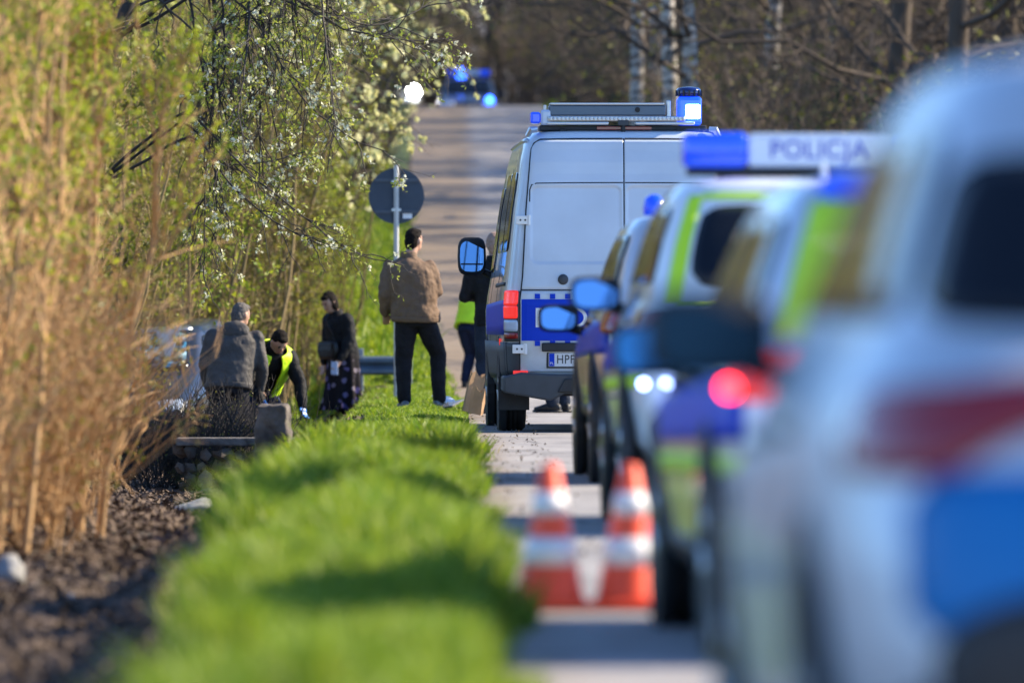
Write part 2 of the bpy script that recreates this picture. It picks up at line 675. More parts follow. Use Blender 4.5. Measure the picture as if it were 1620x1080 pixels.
def leaf_mesh(name, V, T, material):
    me = np_mesh(name, V, None, T)
    me.materials.append(material)
    return me


M_tan = mat('tan_bark', (.56, .335, .15), .7, island=(.42, .26, .12), var=.25, scale=20)
M_olivebark = mat('olive_bark', (.17, .125, .055), .8, island=(.24, .17, .07), var=.25, scale=20)
M_dark = mat('dark_bark', (.022, .019, .019), .8, island=(.045, .036, .03))
M_brown = mat('brown_bark', (.05, .038, .030), .85, island=(.085, .062, .045), var=.3, scale=4)
M_lime = leafmat('lime_leaf', (.20, .31, .015), (.42, .44, .035), .5)
M_olive = leafmat('olive_leaf', (.11, .125, .015), (.24, .22, .035), .5)
M_fresh = leafmat('fresh_leaf', (.24, .31, .03), (.46, .48, .09), .5)
M_bloom = leafmat('white_petal', (.80, .80, .66), (.74, .77, .52), .35)
M_pale = leafmat('pale_blossom', (.62, .62, .24), (.80, .78, .45), .45)
M_grass = leafmat('grass_blade', (.10, .22, .010), (.33, .40, .026), .48)
M_straw = leafmat('dry_straw', (.34, .27, .12), (.46, .38, .2), .3)
M_litter = mat('dry_leaf', (.055, .036, .027), .85, island=(.135, .095, .07))
M_darkgreen = leafmat('evergreen_leaf', (.025, .05, .015), (.06, .085, .025), .25)


def stems(rng, n, base_r, h, lean, k=8, wob=.03):
    an = rng.uniform(0, 2 * PI, n)
    br = base_r * np.sqrt(rng.random(n))
    b = np.stack([br * np.cos(an), br * np.sin(an), np.full(n, -.15)], 1)
    H = h * rng.uniform(.6, 1.1, n)
    ln = lean * rng.uniform(.1, 1.2, n)
    an2 = an + rng.normal(size=n) * .6
    dv = np.stack([np.cos(an2) * ln, np.sin(an2) * ln, np.ones(n)], 1)
    s = np.linspace(0, 1, k)
    P = b[:, None, :] + dv[:, None, :] * (H[:, None] * s)[..., None]
    W = np.cumsum(rng.normal(size=(n, k, 3)) * wob, 1)
    W[:, 0] = 0
    W[..., 2] *= .2
    return P + W * h * .3


def make_shrub(name, seed, n, h, lean, bark, leafm, nt1, nt2, nleaf, lsize, r0=.022, base_r=.35, tleaf=.0, wide=.45, tw=.0045, leaf_low=.25, t_low=.12, up1=(1.0, .75, .35)):
    rng = np.random.default_rng(seed)
    S = stems(rng, n, base_r, h, lean)
    T1 = grow(rng, S, nt1, t_low, .97, .35, 1.25, *up1, k=6, wob=.05)
    T2 = grow(rng, T1, nt2, .1, .98, .12, .5, .8, .9, .25, k=4, wob=.06)
    st = join_tubes('stem', [tubes(S, taper(S, r0 * rng.uniform(.5, 1.2, n), .005), 5), tubes(T1, taper(T1, tw * 1.6, .0025), 3), tubes(T2, taper(T2, tw, .0018), 3)], bark)
    V, T = leaves(rng, np.concatenate([T1[:, ::2][:, :3], T2[:, [0, 2, 3]]]) if False else T2, nleaf, tleaf, 1, lsize, wide, .02)
    zc = V.reshape(-1, 4, 3)[:, 0, 2]
    keep = rng.random(len(zc)) < np.clip((zc / h - leaf_low) * 2.6 + .08, .06, 1)
    V = V.reshape(-1, 4, 3)[keep].reshape(-1, 3)
    m = np.arange(len(V) // 4) * 4
    T = np.concatenate([np.stack([m, m + 1, m + 2], 1), np.stack([m, m + 2, m + 3], 1)])
    lf = leaf_mesh('foliage', V, T, leafm)
    return st, lf


def place_plant(name, meshes, names, label, cat, x, y, rz=0, sc=1.0, group=None, sz=None, dz=0.0):
    e = thing(name, label, cat, (x, y, gz(x, y) + dz), rz, group)
    e.scale = (sc, sc, sz or sc)
    for me, nm in zip(meshes, names):
        link(nm, me, None, e)
    return e
# ------------------------------------------------------------------ vehicles
M_silver = mat('silver_paint', (.60, .63, .67), .30, .55, coat=.8)
M_white = mat('white_paint', (.80, .81, .82), .3, 0, coat=.8)
M_blue = mat('police_blue', (.002, .045, .55), .45, 0, spec=.2)
M_bluelight = mat('sky_blue_film', (.008, .17, .46), .4, 0, spec=.3)
M_lens_blue = mat('blue_lens', (.005, .06, .55), .12, 0, coat=.6, emit=(.01, .07, .9), estr=.25)
M_lens_lit = mat('lit_blue_lens', (.2, .4, 1), .2, emit=(.30, .48, 1.0), estr=9)
M_lens_strobe = mat('lit_strobe_lens', (.2, .35, 1), .2, emit=(.30, .42, 1.0), estr=5)
M_lens_white = mat('clear_lens', (.50, .60, .78), .1, 0, coat=.6)
M_fluo = mat('fluorescent_yellow', (.62, .90, .02), .45)
M_black = mat('black_plastic', (.018, .020, .024), .55, var=.2, bump=.1)
M_greyplast = mat('dark_grey_plastic', (.045, .052, .062), .55, var=.15)
M_rubber = mat('tyre_rubber', (.014, .014, .015), .85, var=.3, bump=.2)
M_rim = mat('alloy_rim', (.42, .43, .45), .35, .8)
M_glass = mat('dark_glass', (.010, .014, .022), .08, 0, spec=.12)
M_mirror = mat('mirror_glass', (.22, .42, .72), .03, 1.0)  # blue of the reflected sky is put into the glass colour
M_red = mat('red_lens', (.26, .006, .012), .15, 0, coat=.6)
M_redbright = mat('glowing_red_lens', (.7, .02, .02), .2, emit=(1, .04, .03), estr=.30)
M_redlamp = mat('burning_red_lamp', (.8, .02, .03), .2, emit=(1, .02, .03), estr=7)
M_whitelamp = mat('burning_headlamp', (1, 1, 1), .2, emit=(1, .97, .9), estr=60)
M_bluelamp = mat('burning_blue_lamp', (.1, .2, 1), .2, emit=(.02, .10, 1), estr=9)
M_plate = mat('plate_white', (.72, .73, .75), .4)
M_ink = mat('plate_black', (.01, .01, .012), .5)
M_alu = mat('brushed_aluminium', (.62, .64, .66), .35, .9)
M_text_white = mat('white_film', (.8, .82, .85), .45)
M_text_blue = mat('blue_film', (.01, .04, .5), .45)


class Surf:
    """vehicle body as a stack of rounded plan outlines; also used to lay panels on it"""
    def __init__(self, L):
        self.L = L   # rows: zr, zf, yr, yf, hw, n

    def lev(self, l):
        l = np.clip(np.asarray(l, float), 0, len(self.L) - 1 - 1e-6)
        i = l.astype(int)
        f = l - i
        A = np.array(self.L)
        return A[i] * (1 - f)[..., None] + A[i + 1] * f[..., None]

    def pt(self, u, l):
        u = np.mod(np.asarray(u, float), 4)
        s = u.astype(int)
        t = (u - s) * 2 - 1
        a = np.select([s == 0, s == 1, s == 2, s == 3], [t, 1 + 0 * t, -t, -1 + 0 * t])
        b = np.select([s == 0, s == 1, s == 2, s == 3], [-1 + 0 * t, t, 1 + 0 * t, -t])
        q = self.lev(l)
        zr, zf, yr, yf, hw, n = [q[..., c] for c in range(6)]
        k = (np.abs(a) ** n + np.abs(b) ** n) ** (-1 / n)
        a, b = a * k, b * k
        return np.stack([hw * a, (yr + yf) / 2 + (yf - yr) / 2 * b, zr + (zf - zr) * (b + 1) / 2], -1)

    def body(self, name, material, parent, per=26, sub=3):
        t = (1 - np.cos(np.linspace(0, PI, per + 1)[:-1])) / 2
        U = np.concatenate([t + s for s in range(4)])
        nl = len(self.L)
        Ls = np.concatenate([np.linspace(q, q + 1, sub + 1)[:-1] for q in range(nl - 1)] + [[nl - 1]])
        G = self.pt(U[None, :] + 0 * Ls[:, None], Ls[:, None] + 0 * U[None, :])
        m, n = G.shape[:2]
        V = np.concatenate([G.reshape(-1, 3), [G[0].mean(0)], [G[-1].mean(0) + np.array([0, 0, .012])]])
        idx = np.arange(m * n).reshape(m, n)
        a, b = idx[:-1], idx[1:]
        Q = np.stack([a, np.roll(a, -1, 1), np.roll(b, -1, 1), b], -1).reshape(-1, 4)
        T = np.concatenate([np.stack([np.roll(idx[0], -1), idx[0], 0 * idx[0] + m * n], 1), np.stack([idx[-1], np.roll(idx[-1], -1), 0 * idx[0] + m * n + 1], 1)])
        me = np_mesh(name, V, Q, T)
        return link(name, me, material, parent, True)

    def patch(self, name, u0, u1, l0, l1, material, parent, off=.006, th=.014, nu=14, nl=8, rnd=0, fn=None):
        """a panel lying on the body between perimeter u0..u1 and levels l0..l1; rnd = corner exponent"""
        s, t = np.meshgrid(np.linspace(-1, 1, nu), np.linspace(-1, 1, nl))
        if rnd:
            m = np.maximum(np.abs(s), np.abs(t)) + 1e-9
            k = ((np.abs(s) / m) ** rnd + (np.abs(t) / m) ** rnd) ** (-1 / rnd)
            s, t = s * k, t * k
        U = (u0 + u1) / 2 + (u1 - u0) / 2 * s
        Lv = (l0 + l1) / 2 + (l1 - l0) / 2 * t
        if fn:
            U, Lv = fn(s, t, U, Lv)
        P = self.pt(U, Lv)
        e = 1e-3
        N = unit(np.cross(self.pt(U + e, Lv) - self.pt(U - e, Lv), self.pt(U, np.clip(Lv + e, 0, 99)) - self.pt(U, Lv - e)))
        A = P + N * off
        B = P + N * (off - th)
        k = nu * nl
        idx = np.arange(k).reshape(nl, nu)
        Q = [np.stack([idx[:-1, :-1], idx[:-1, 1:], idx[1:, 1:], idx[1:, :-1]], -1).reshape(-1, 4)]
        ring = np.concatenate([idx[0, :-1], idx[:-1, -1], idx[-1, :0:-1], idx[:0:-1, 0]])
        r2 = np.roll(ring, -1)
        Q.append(np.stack([r2, ring, ring + k, r2 + k], 1))
        Q.append((np.stack([idx[:-1, :-1], idx[1:, :-1], idx[1:, 1:], idx[:-1, 1:]], -1).reshape(-1, 4)) + k)
        me = np_mesh(name, np.concatenate([A.reshape(-1, 3), B.reshape(-1, 3)]), np.concatenate(Q))
        return link(name, me, material, parent, True)


def uL(b):   # left side position, b: -1 rear .. 1 front
    return 3 + (1 - b) / 2


def uR(b):
    return 1 + (b + 1) / 2


def uB(a):   # rear face, a: -1 left .. 1 right
    return (a + 1) / 2


def uF(a):
    return 2 + (1 - a) / 2


_TY = {}


def wheel(parent, x, y, r, w, side):
    key = (r, w, side)
    if key not in _TY:
        prof = [(r * .62, -w * .42), (r * .80, -w * .5), (r * .93, -w * .48), (r, -w * .36), (r, -w * .20), (r * .975, -w * .19), (r * .975, -w * .15), (r, -w * .14), (r, -w * .03), (r * .975, -w * .02), (r * .975, w * .02),
                (r, w * .03), (r, w * .14), (r * .975, w * .15), (r * .975, w * .19), (r, w * .20), (r, w * .36), (r * .93, w * .48), (r * .80, w * .5), (r * .62, w * .42)]
        ty = MB().lathe(prof, 32, 'x').mesh('tyre')
        m = MB().lathe([(r * .63, -w * .3), (r * .63, side * w * .40 if side > 0 else w * .3)], 24, 'x') if False else MB()
        for k in range(5):
            an = 2 * PI * k / 5
            c, s = math.cos(an), math.sin(an)
            xo = side * w * .36
            m.tube([(xo, 0, 0), (xo * .95, c * r * .6, s * r * .6)], [r * .13, r * .09], 6)
        m.lathe([(r * .60, side * w * .2), (r * .64, side * w * .38), (r * .58, side * w * .40), (r * .56, side * w * .2)], 24, 'x')
        m.lathe([(r * .16, side * w * .30), (r * .15, side * w * .42), (r * .05, side * w * .43)], 12, 'x')
        rm = m.mesh('rim')
        ty.materials.append(M_rubber)
        rm.materials.append(M_rim)
        for me in (ty, rm):
            me.polygons.foreach_set('use_smooth', [True] * len(me.polygons))
        _TY[key] = (ty, rm)
    ty, rm = _TY[key]
    t = link('wheel', ty, None, parent)
    t.location = (x, y, r)
    link('rim', rm, None, t)
    return t


def side_mirror(parent, x, y, z, side, w=.25, h=.17, shell=M_black, d=.16, glass=None):
    """wing mirror: rounded shell, stalk and glass facing backwards"""
    n = 20
    prof = []
    vs, fs = [], []
    rows = [(-.5, .90), (-.42, 1.0), (-.1, 1.0), (.25, .82), (.5, .35)]
    for (t, k) in rows:
        for q in range(n):
            an = 2 * PI * q / n
            c, s = math.cos(an), math.sin(an)
            ex = .55
            vs.append((math.copysign(abs(c) ** ex, c) * w / 2 * k, t * d, math.copysign(abs(s) ** ex, s) * h / 2 * k))
    for i in range(len(rows) - 1):
        for q in range(n):
            fs.append((i * n + q, i * n + (q + 1) % n, (i + 1) * n + (q + 1) % n, (i + 1) * n + q))
    fs += [tuple(range(n - 1, -1, -1)), tuple((len(rows) - 1) * n + q for q in range(n))]
    m = MB().add(vs, fs)
    m.tube([(-side * w * .30, 0, -h * .35), (-side * w * .85, .03, -h * .55)], [.028, .034], 8)
    o = m.build('wing_mirror', shell, parent, smooth=True)
    o.location = (x, y, z)
    g = []
    for q in range(n):
        an = 2 * PI * q / n
        c, s = math.cos(an), math.sin(an)
        g.append((math.copysign(abs(c) ** .55, c) * w / 2 * .84, math.copysign(abs(s) ** .55, s) * h / 2 * .80))
    gg = MB().prism(g, -.004, .004).build('mirror_glass', glass or M_mirror, o)
    gg.location = (0, -d * .5 - .004, 0)
    gg.rotation_euler = (R(-7), 0, R(-side * 3))
    return o


def light_bar(parent, y, z, w, text=True, lit=(False, False)):
    bar = MB().box(-w / 2 + .02, w / 2 - .02, y - .12, y + .12, z, z + .035).build('light_bar', M_black, parent, .01)
    for sd in (-1, 1):
        MB().box(min(sd * w / 2, sd * (w / 2 - .30)), max(sd * w / 2, sd * (w / 2 - .30)), y - .15, y + .15, z + .036, z + .20).build('blue_lens', M_lens_lit if lit[(sd + 1) // 2] else M_lens_blue, bar, .03, 3, True)
    MB().box(-w / 2 + .302, w / 2 - .302, y - .14, y + .14, z + .036, z + .195).build('white_lens', M_lens_white, bar, .02, 2)
    if text:
        text_mesh('POLICJA', .12, 'lettering', M_text_blue, bar, (0, y - .143, z + .115), (R(90), 0, 0), 1.05)
    for sd in (-.35, .35):
        MB().box(sd * w - .03, sd * w + .03, y - .08, y + .08, z - .06, z).build('bracket', M_black, bar)
    return bar


def car_surf(L, W, H, kind):
    hw = W / 2
    g = H - 1.47
    if kind == 'suv':
        bz = .12
    else:
        bz = 0.0
    rows = [
        (.20 + bz, .20 + bz, .10, L - .12, hw - .10, 7),
        (.30 + bz, .28 + bz, .03, L - .05, hw - .03, 7),
        (.48 + bz, .44 + bz, .0, L, hw - .01, 7),
        (.64 + bz, .58 + bz, .02, L - .02, hw, 7),
        (.82 + bz, .70 + bz, .07, L - .10, hw - .012, 7),
        (.93 + bz, .76 + bz, .10, L - .26, hw - .04, 6.5),
        (.955 + bz, .965 + bz, .15, L - 1.18, hw - .085, 7),
        (1.17 + bz * .7 + g * .5, 1.17 + bz * .7 + g * .5, .30, L - 1.58, hw - .15, 7),
        (1.36 + bz * .3 + g * .8, 1.36 + bz * .3 + g * .8, .45, L - 1.93, hw - .22, 7),
        (1.43 + g, 1.425 + g, .48, L - 2.08, hw - .27, 6),
        (1.46 + g, 1.455 + g, .66, L - 2.35, hw - .42, 5),
    ]
    return Surf(rows)


def police_car(name, label, L=4.4, W=1.82, H=1.47, kind='hatch', paint=None, blue_side=True, fluo=True, bar=None, lit=(False, False), lamp=None, front_lamps=False, tail_lit=False, fin=True, beacon=None, rear_blue=True, wa=.80, wl=7.85, mz=None, mglass=None, wide_fluo=False, mo=.06):
    e = thing(name, label, 'car')
    S = car_surf(L, W, H, kind)
    paint = paint or M_silver
    S.body('body', paint, e)
    bz = .12 if kind == 'suv' else 0
    # glass
    S.patch('rear_window', uB(-wa), uB(wa), 6.2, wl, M_glass, e, .005, rnd=7, nu=22)
    S.patch('windscreen', uF(.88), uF(-.88), 6.12, 8.3, M_glass, e, .005, rnd=9)
    for us in (uL, uR):
        for b0, b1 in ((-.86, -.42), (-.37, .17), (.22, .80)):
            S.patch('side_window', min(us(b0), us(b1)), max(us(b0), us(b1)), 6.25, 7.8, M_glass, e, .005, rnd=9)
        # door gaps and handles
        for b in (-.42, .05, .52):
            S.patch('door_gap', us(b) - .0012, us(b) + .0012, 1.4, 5.6, M_ink, e, .002, .006, 2, 8)
        for b in (-.30, .16):
            S.patch('door_handle', min(us(b), us(b + .09)), max(us(b), us(b + .09)), 4.3, 4.55, M_black, e, .03, .03, 6, 4, rnd=6)
        # wheel arches
    for sd in (-1, 1):
        for y in (.82, L - .86):
            MB().lathe([(.37 + bz * .35, -.02), (.37 + bz * .35, .02)], 28, 'x', (sd * (W / 2 - .018), y, .33 + bz * .3)).build('wheel_arch', M_black, e)
            wheel(e, sd * (W / 2 - .10), y, .325 + bz * .2, .215, sd)
    # sills and bumpers
    S.patch('rear_bumper', uB(-.97), uB(.97), .35, 1.75, M_greyplast, e, .012, .02, 16, 6, rnd=10)
    S.patch('front_bumper', uF(.97), uF(-.97), .25, 1.5, M_greyplast, e, .012, .02, 16, 6, rnd=10)
    for us in (uL, uR):
        S.patch('sill', min(us(-.55), us(.55)), max(us(-.55), us(.55)), .3, 1.2, M_black, e, .008, .016, 10, 4)
    # lamps
    tl = M_redbright if tail_lit else M_red
    S.patch('tail_light', 3.945, 4.235, 3.62, 4.72, tl, e, .02, .03, 16, 7, rnd=6, fn=lambda s, t, U, Lv: (U, 4.25 + (Lv - 4.175) * (1.0 - .5 * np.clip(s, 0, 1)) + .5 * np.clip(s, 0, 1)))
    S.patch('tail_light', .765, 1.055, 3.62, 4.72, tl, e, .02, .03, 16, 7, rnd=6, fn=lambda s, t, U, Lv: (U, 4.25 + (Lv - 4.175) * (1.0 - .5 * np.clip(-s, 0, 1)) + .5 * np.clip(-s, 0, 1)))
    for a0, a1 in ((.45, .95), (-.95, -.45)):
        S.patch('headlight', min(uF(a0), uF(a1)), max(uF(a0), uF(a1)), 3.3, 4.4, M_whitelamp if front_lamps else M_lens_white, e, .012, .02, 10, 5, rnd=6)
    S.patch('grille', uF(.4), uF(-.4), 2.2, 3.9, M_black, e, .01, .02, 10, 5, rnd=6)
    pl = S.patch('number_plate', uB(-.29), uB(.29), 2.25, 2.95, M_plate, e, .016, .02, 8, 3)
    if blue_side:
        for us in (uL, uR):
            S.patch('blue_stripe', min(us(-.98), us(.70)), max(us(-.98), us(.70)), 3.05, 4.25, M_blue, e, .0045, .01, 26, 5)
            if fluo:
                S.patch('yellow_stripe', min(us(-.98), us(.75)), max(us(-.98), us(.75)), 2.45, 2.8, M_fluo, e, .0045, .01, 26, 4)
        if rear_blue:
            S.patch('blue_stripe', uB(-.74), uB(.74), 2.0, 3.45, M_bluelight, e, .006, .012, 20, 5, rnd=12)
    if fluo:
        fw = .14 if wide_fluo else 0
        for a0, a1 in ((-.955, -.83 + fw), (.83 - fw, .955)):
            S.patch('yellow_edge', uB(a0), uB(a1), 5.9, 8.2, M_fluo, e, .0055, .012, 5, 10)
        S.patch('yellow_edge', uB(-.84), uB(.84), 5.45, 6.0, M_fluo, e, .007, .012, 12, 4)
        S.patch('yellow_edge', uB(-.84), uB(.84), 7.98, 8.35, M_fluo, e, .007, .012, 12, 4)
    for sd in (-1, 1):
        side_mirror(e, sd * (W / 2 + mo), L - 1.62, mz or .98 + bz, sd, glass=mglass)
    if fin:
        MB().prism([(-.02, 0), (.02, 0), (.006, .07), (-.006, .07)], .0, .15).build('antenna_fin', paint, e, .004).location = (0, .85, H - .005)
    if bar is not None:
        light_bar(e, bar, H + .012, 1.26, lit=lit)
    if beacon is not None:
        MB().lathe([(.065, 0), (.065, .05), (.055, .10), (.02, .125)], 18, 'z').build('beacon', M_lens_blue, e, smooth=True).location = (beacon[0], beacon[1], H - .012)
    for spec in (lamp or []):
        x, y, z, r, m, nm = spec
        MB().lathe([(r * .3, -.03), (r, -.02), (r, .01), (r * .5, .02)], 14, 'y').build(nm, m, e).location = (x, y, z)
    return e


def put(e, x, y, z, rz):
    e.location = (x, y, z)
    e.rotation_euler = (0, 0, R(rz))
    return e


def put_left(e, W, xl, y, rz, z=0.0):
    """place by the rear left corner"""
    a = R(rz)
    return put(e, xl + W / 2 * math.cos(a), y + W / 2 * math.sin(a) * 0, z, rz)


# the row of police cars, nearest first
A = police_car('police_car', 'silver police car whose rear fills the foreground, with dark tail light and roof fin', L=4.5, W=1.83, H=1.47, fluo=False, blue_side=False, wa=1.07, wl=7.6, mglass=mat('dark_mirror', (.03, .05, .06), .15, 1.0), paint=mat('dusty_silver', (.55, .60, .66), .42, .45, coat=.3, var=.06, scale=3))
car_surf(4.5, 1.83, 1.47, 'hatch').patch('blue_stripe', uB(-.90), uB(.90), 2.2, 3.75, M_bluelight, A, .008, .012, 24, 6, rnd=12)
car_surf(4.5, 1.83, 1.47, 'hatch').patch('bumper_skirt', uB(-.84), uB(.84), .35, 2.75, M_black, A, .022, .02, 24, 8, rnd=4)
put_left(A, 1.83, .575, 14.8, 1.0)
Bc = police_car('police_car', 'silver police car with yellow-edged rear pillars standing beside the two traffic cones', L=4.35, W=1.82, H=1.44, mz=.90, tail_lit=True, wide_fluo=True, wa=.68, mglass=mat('sky_toned_mirror', (.07, .24, .42), .06, 1.0), bar=None,  # mirror colour painted with the dark blue of reflected sky
                lamp=[(-.885, .06, .80, .032, M_redlamp, 'brake_lamp')])
put_left(Bc, 1.82, .76, 27.4, 2.0)
car_surf(4.35, 1.82, 1.44, 'hatch').patch('roof_lamp', uB(-.96), uB(.96), 8.15, 9.3, M_lens_blue, Bc, .03, .04, 20, 5, rnd=10)
Cc = police_car('police_car', 'police car with lettered light bar and yellow-framed rear window ahead of the cones', L=4.5, W=1.88, H=1.64, kind='suv', paint=M_white, bar=1.5,
                lamp=[(-.86, .03, .69, .028, M_lens_strobe, 'strobe_lamp'), (-.76, .0, .69, .028, M_lens_strobe, 'strobe_lamp')])
put_left(Cc, 1.88, .76, 42.9, .8)
Dc = police_car('police_car', 'dark-windowed police car with a small blue beacon parked behind the van', L=4.4, W=1.84, H=1.60, kind='suv', fluo=False, beacon=(-.52, 1.3), rear_blue=False, mz=.97, mo=.13)
put_left(Dc, 1.84, .80, 55.5, 1.2)
Fc = police_car('police_car', 'distant police car with burning blue lamps facing down the hill road', L=4.4, W=1.84, H=1.5, fluo=False, paint=mat('far_dark_paint', (.05, .06, .08), .35, .2, coat=.5), bar=1.9,
                lamp=[(.22, 2.0, 1.60, .16, M_bluelamp, 'burning_lamp'), (-.62, 4.42, .78, .11, M_bluelamp, 'strobe_lamp')])
put(Fc, wx(741, 280), 281, float(rise(277)) - .05, 180)
Gc = police_car('estate_car', 'far car half hidden by the bushes with one headlamp shining', L=4.4, W=1.8, H=1.48, fluo=False, blue_side=False, paint=mat('grey_paint', (.10, .105, .11), .3, .3, coat=.6),
                lamp=[(-.62, 4.42, .86, .17, M_whitelamp, 'burning_lamp')])
put(Gc, wx(655, 283) - .62, 287.4, float(rise(283)) + .15, 180)
# the wreck in the ditch
WR = police_car('wrecked_car', 'dark wrecked car with crazed blue windscreen and silver roof behind the grey-jacketed man', L=4.1, W=1.70, H=1.45, fluo=False, blue_side=False, paint=mat('wreck_paint', (.012, .016, .030), .35, .2, var=.3, coat=.5), fin=False)
put(WR, wx(292, 101), 103.5, gz(-2.9, 100) - .02, 172)
WR.rotation_euler = (R(-3), R(4), R(170))
_S = car_surf(4.1, 1.70, 1.45, 'hatch')


def crazed():
    m = bpy.data.materials.new('crazed_glass')
    m.use_nodes = True
    nt = m.node_tree
    b = nt.nodes['Principled BSDF']
    b.inputs['Roughness'].default_value = .25
    tc = nt.nodes.new('ShaderNodeTexCoord')
    v = nt.nodes.new('ShaderNodeTexVoronoi'); v.inputs['Scale'].default_value = 14
    n = nt.nodes.new('ShaderNodeTexNoise'); n.inputs['Scale'].default_value = 6; n.inputs['Detail'].default_value = 6
    nt.links.new(tc.outputs['Object'], v.inputs['Vector']); nt.links.new(tc.outputs['Object'], n.inputs['Vector'])
    cr = nt.nodes.new('ShaderNodeValToRGB')
    e = cr.color_ramp.elements
    e[0].position = .42; e[0].color = (.006, .012, .02, 1)
    e[1].position = .66; e[1].color = (.30, .48, .58, 1)
    k = e.new(.55); k.color = (.02, .13, .24, 1)
    mx = nt.nodes.new('ShaderNodeMix'); mx.inputs[0].default_value = .35
    nt.links.new(n.outputs['Fac'], mx.inputs[2]); nt.links.new(v.outputs['Distance'], mx.inputs[3])
    nt.links.new(mx.outputs[0], cr.inputs[0]); nt.links.new(cr.outputs[0], b.inputs['Base Color'])
    return m


_S.patch('crazed_screen', uF(.80), uF(-.80), 6.3, 8.1, crazed(), WR, .012, .006, 14, 8, rnd=9)
_S.patch('roof_skin', uF(.98), uF(-.98), 8.6, 9.4, M_alu, WR, .006, .01, 14, 4)
MB().prism([(-.12, .20), (.16, .14), (.05, -.22)], -.004, .0).build('paper_sheet', M_text_white, WR).location = (-.42, 2.62, 1.26)
MB().tube([(0, 0, 0), (.02, -.05, .9)], [.006, .003], 5).build('aerial', M_black, WR).location = (-.45, 2.0, 1.42)
# ------------------------------------------------------------------ the police van (in focus)
VAN = thing('police_van', 'tall silver-white police van with closed rear doors and a roof rack of blue lamps', 'van')
VL = [  # zr, zf, yr, yf, hw, n
    (.36, .34, .10, 5.88, .94, 14),
    (.50, .46, .03, 5.95, 1.00, 14),
    (.75, .75, .01, 5.97, 1.012, 15),
    (1.05, 1.0, .00, 5.92, 1.018, 15),
    (1.18, 1.14, .01, 5.62, 1.008, 15),
    (1.32, 1.32, .025, 5.20, .988, 15),
    (1.85, 1.85, .075, 4.72, .928, 16),
    (2.25, 2.25, .115, 4.32, .868, 16),
    (2.42, 2.40, .15, 4.05, .83, 14),
    (2.50, 2.47, .22, 3.85, .77, 10),
    (2.535, 2.50, .42, 3.55, .58, 8),
]
M_van = mat('van_paint', (.66, .74, .84), .28, .0, coat=.8, var=.07, scale=2.2)  # silver-white paint cooled: blue skylight is put into its base colour
VS = Surf(VL)


def road_dirt(m):
    """thin brown spray film, patchy, mostly low on the bodywork"""
    nt = m.node_tree
    b = nt.nodes['Principled BSDF']
    src = b.inputs['Base Color'].links[0].from_socket
    tc = nt.nodes.new('ShaderNodeTexCoord')
    n = nt.nodes.new('ShaderNodeTexNoise'); n.inputs['Scale'].default_value = 3.5; n.inputs['Detail'].default_value = 9; n.inputs['Roughness'].default_value = .65
    nt.links.new(tc.outputs['Object'], n.inputs['Vector'])
    sp = nt.nodes.new('ShaderNodeSeparateXYZ'); nt.links.new(tc.outputs['Object'], sp.inputs[0])
    mr = nt.nodes.new('ShaderNodeMapRange')
    mr.inputs['From Min'].default_value = .45; mr.inputs['From Max'].default_value = 1.7
    mr.inputs['To Min'].default_value = .95; mr.inputs['To Max'].default_value = .16
    nt.links.new(sp.outputs[2], mr.inputs['Value'])
    mu = nt.nodes.new('ShaderNodeMath'); mu.operation = 'MULTIPLY'
    nt.links.new(n.outputs['Fac'], mu.inputs[0]); nt.links.new(mr.outputs[0], mu.inputs[1])
    mx = nt.nodes.new('ShaderNodeMix'); mx.data_type = 'RGBA'
    nt.links.new(mu.outputs[0], mx.inputs[0]); nt.links.new(src, mx.inputs[6]); mx.inputs[7].default_value = (.30, .27, .24, 1)
    nt.links.new(mx.outputs[2], b.inputs['Base Color'])


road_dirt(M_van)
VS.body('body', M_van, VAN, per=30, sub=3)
_vz = np.array([r[0] for r in VL])


def vrow(z, c):
    return float(np.interp(z, _vz, [r[c] for r in VL]))


def van_y(x, z):
    """rear skin at a height z and offset x"""
    yr, yf, hw, n = vrow(z, 2), vrow(z, 3), vrow(z, 4), vrow(z, 5)
    a = min(abs(x) / hw, .985)
    for _ in range(6):
        a2 = abs(x) / hw * (1 + a ** n) ** (1 / n)
        a = min(a2, 1)
    k = (1 + a ** n) ** (-1 / n)
    return (yr + yf) / 2 - (yf - yr) / 2 * k


def px_x(px):
    return (px - 988.0) / 190.0


def px_z(py):
    return CH - (py - 488.0) / 190.0


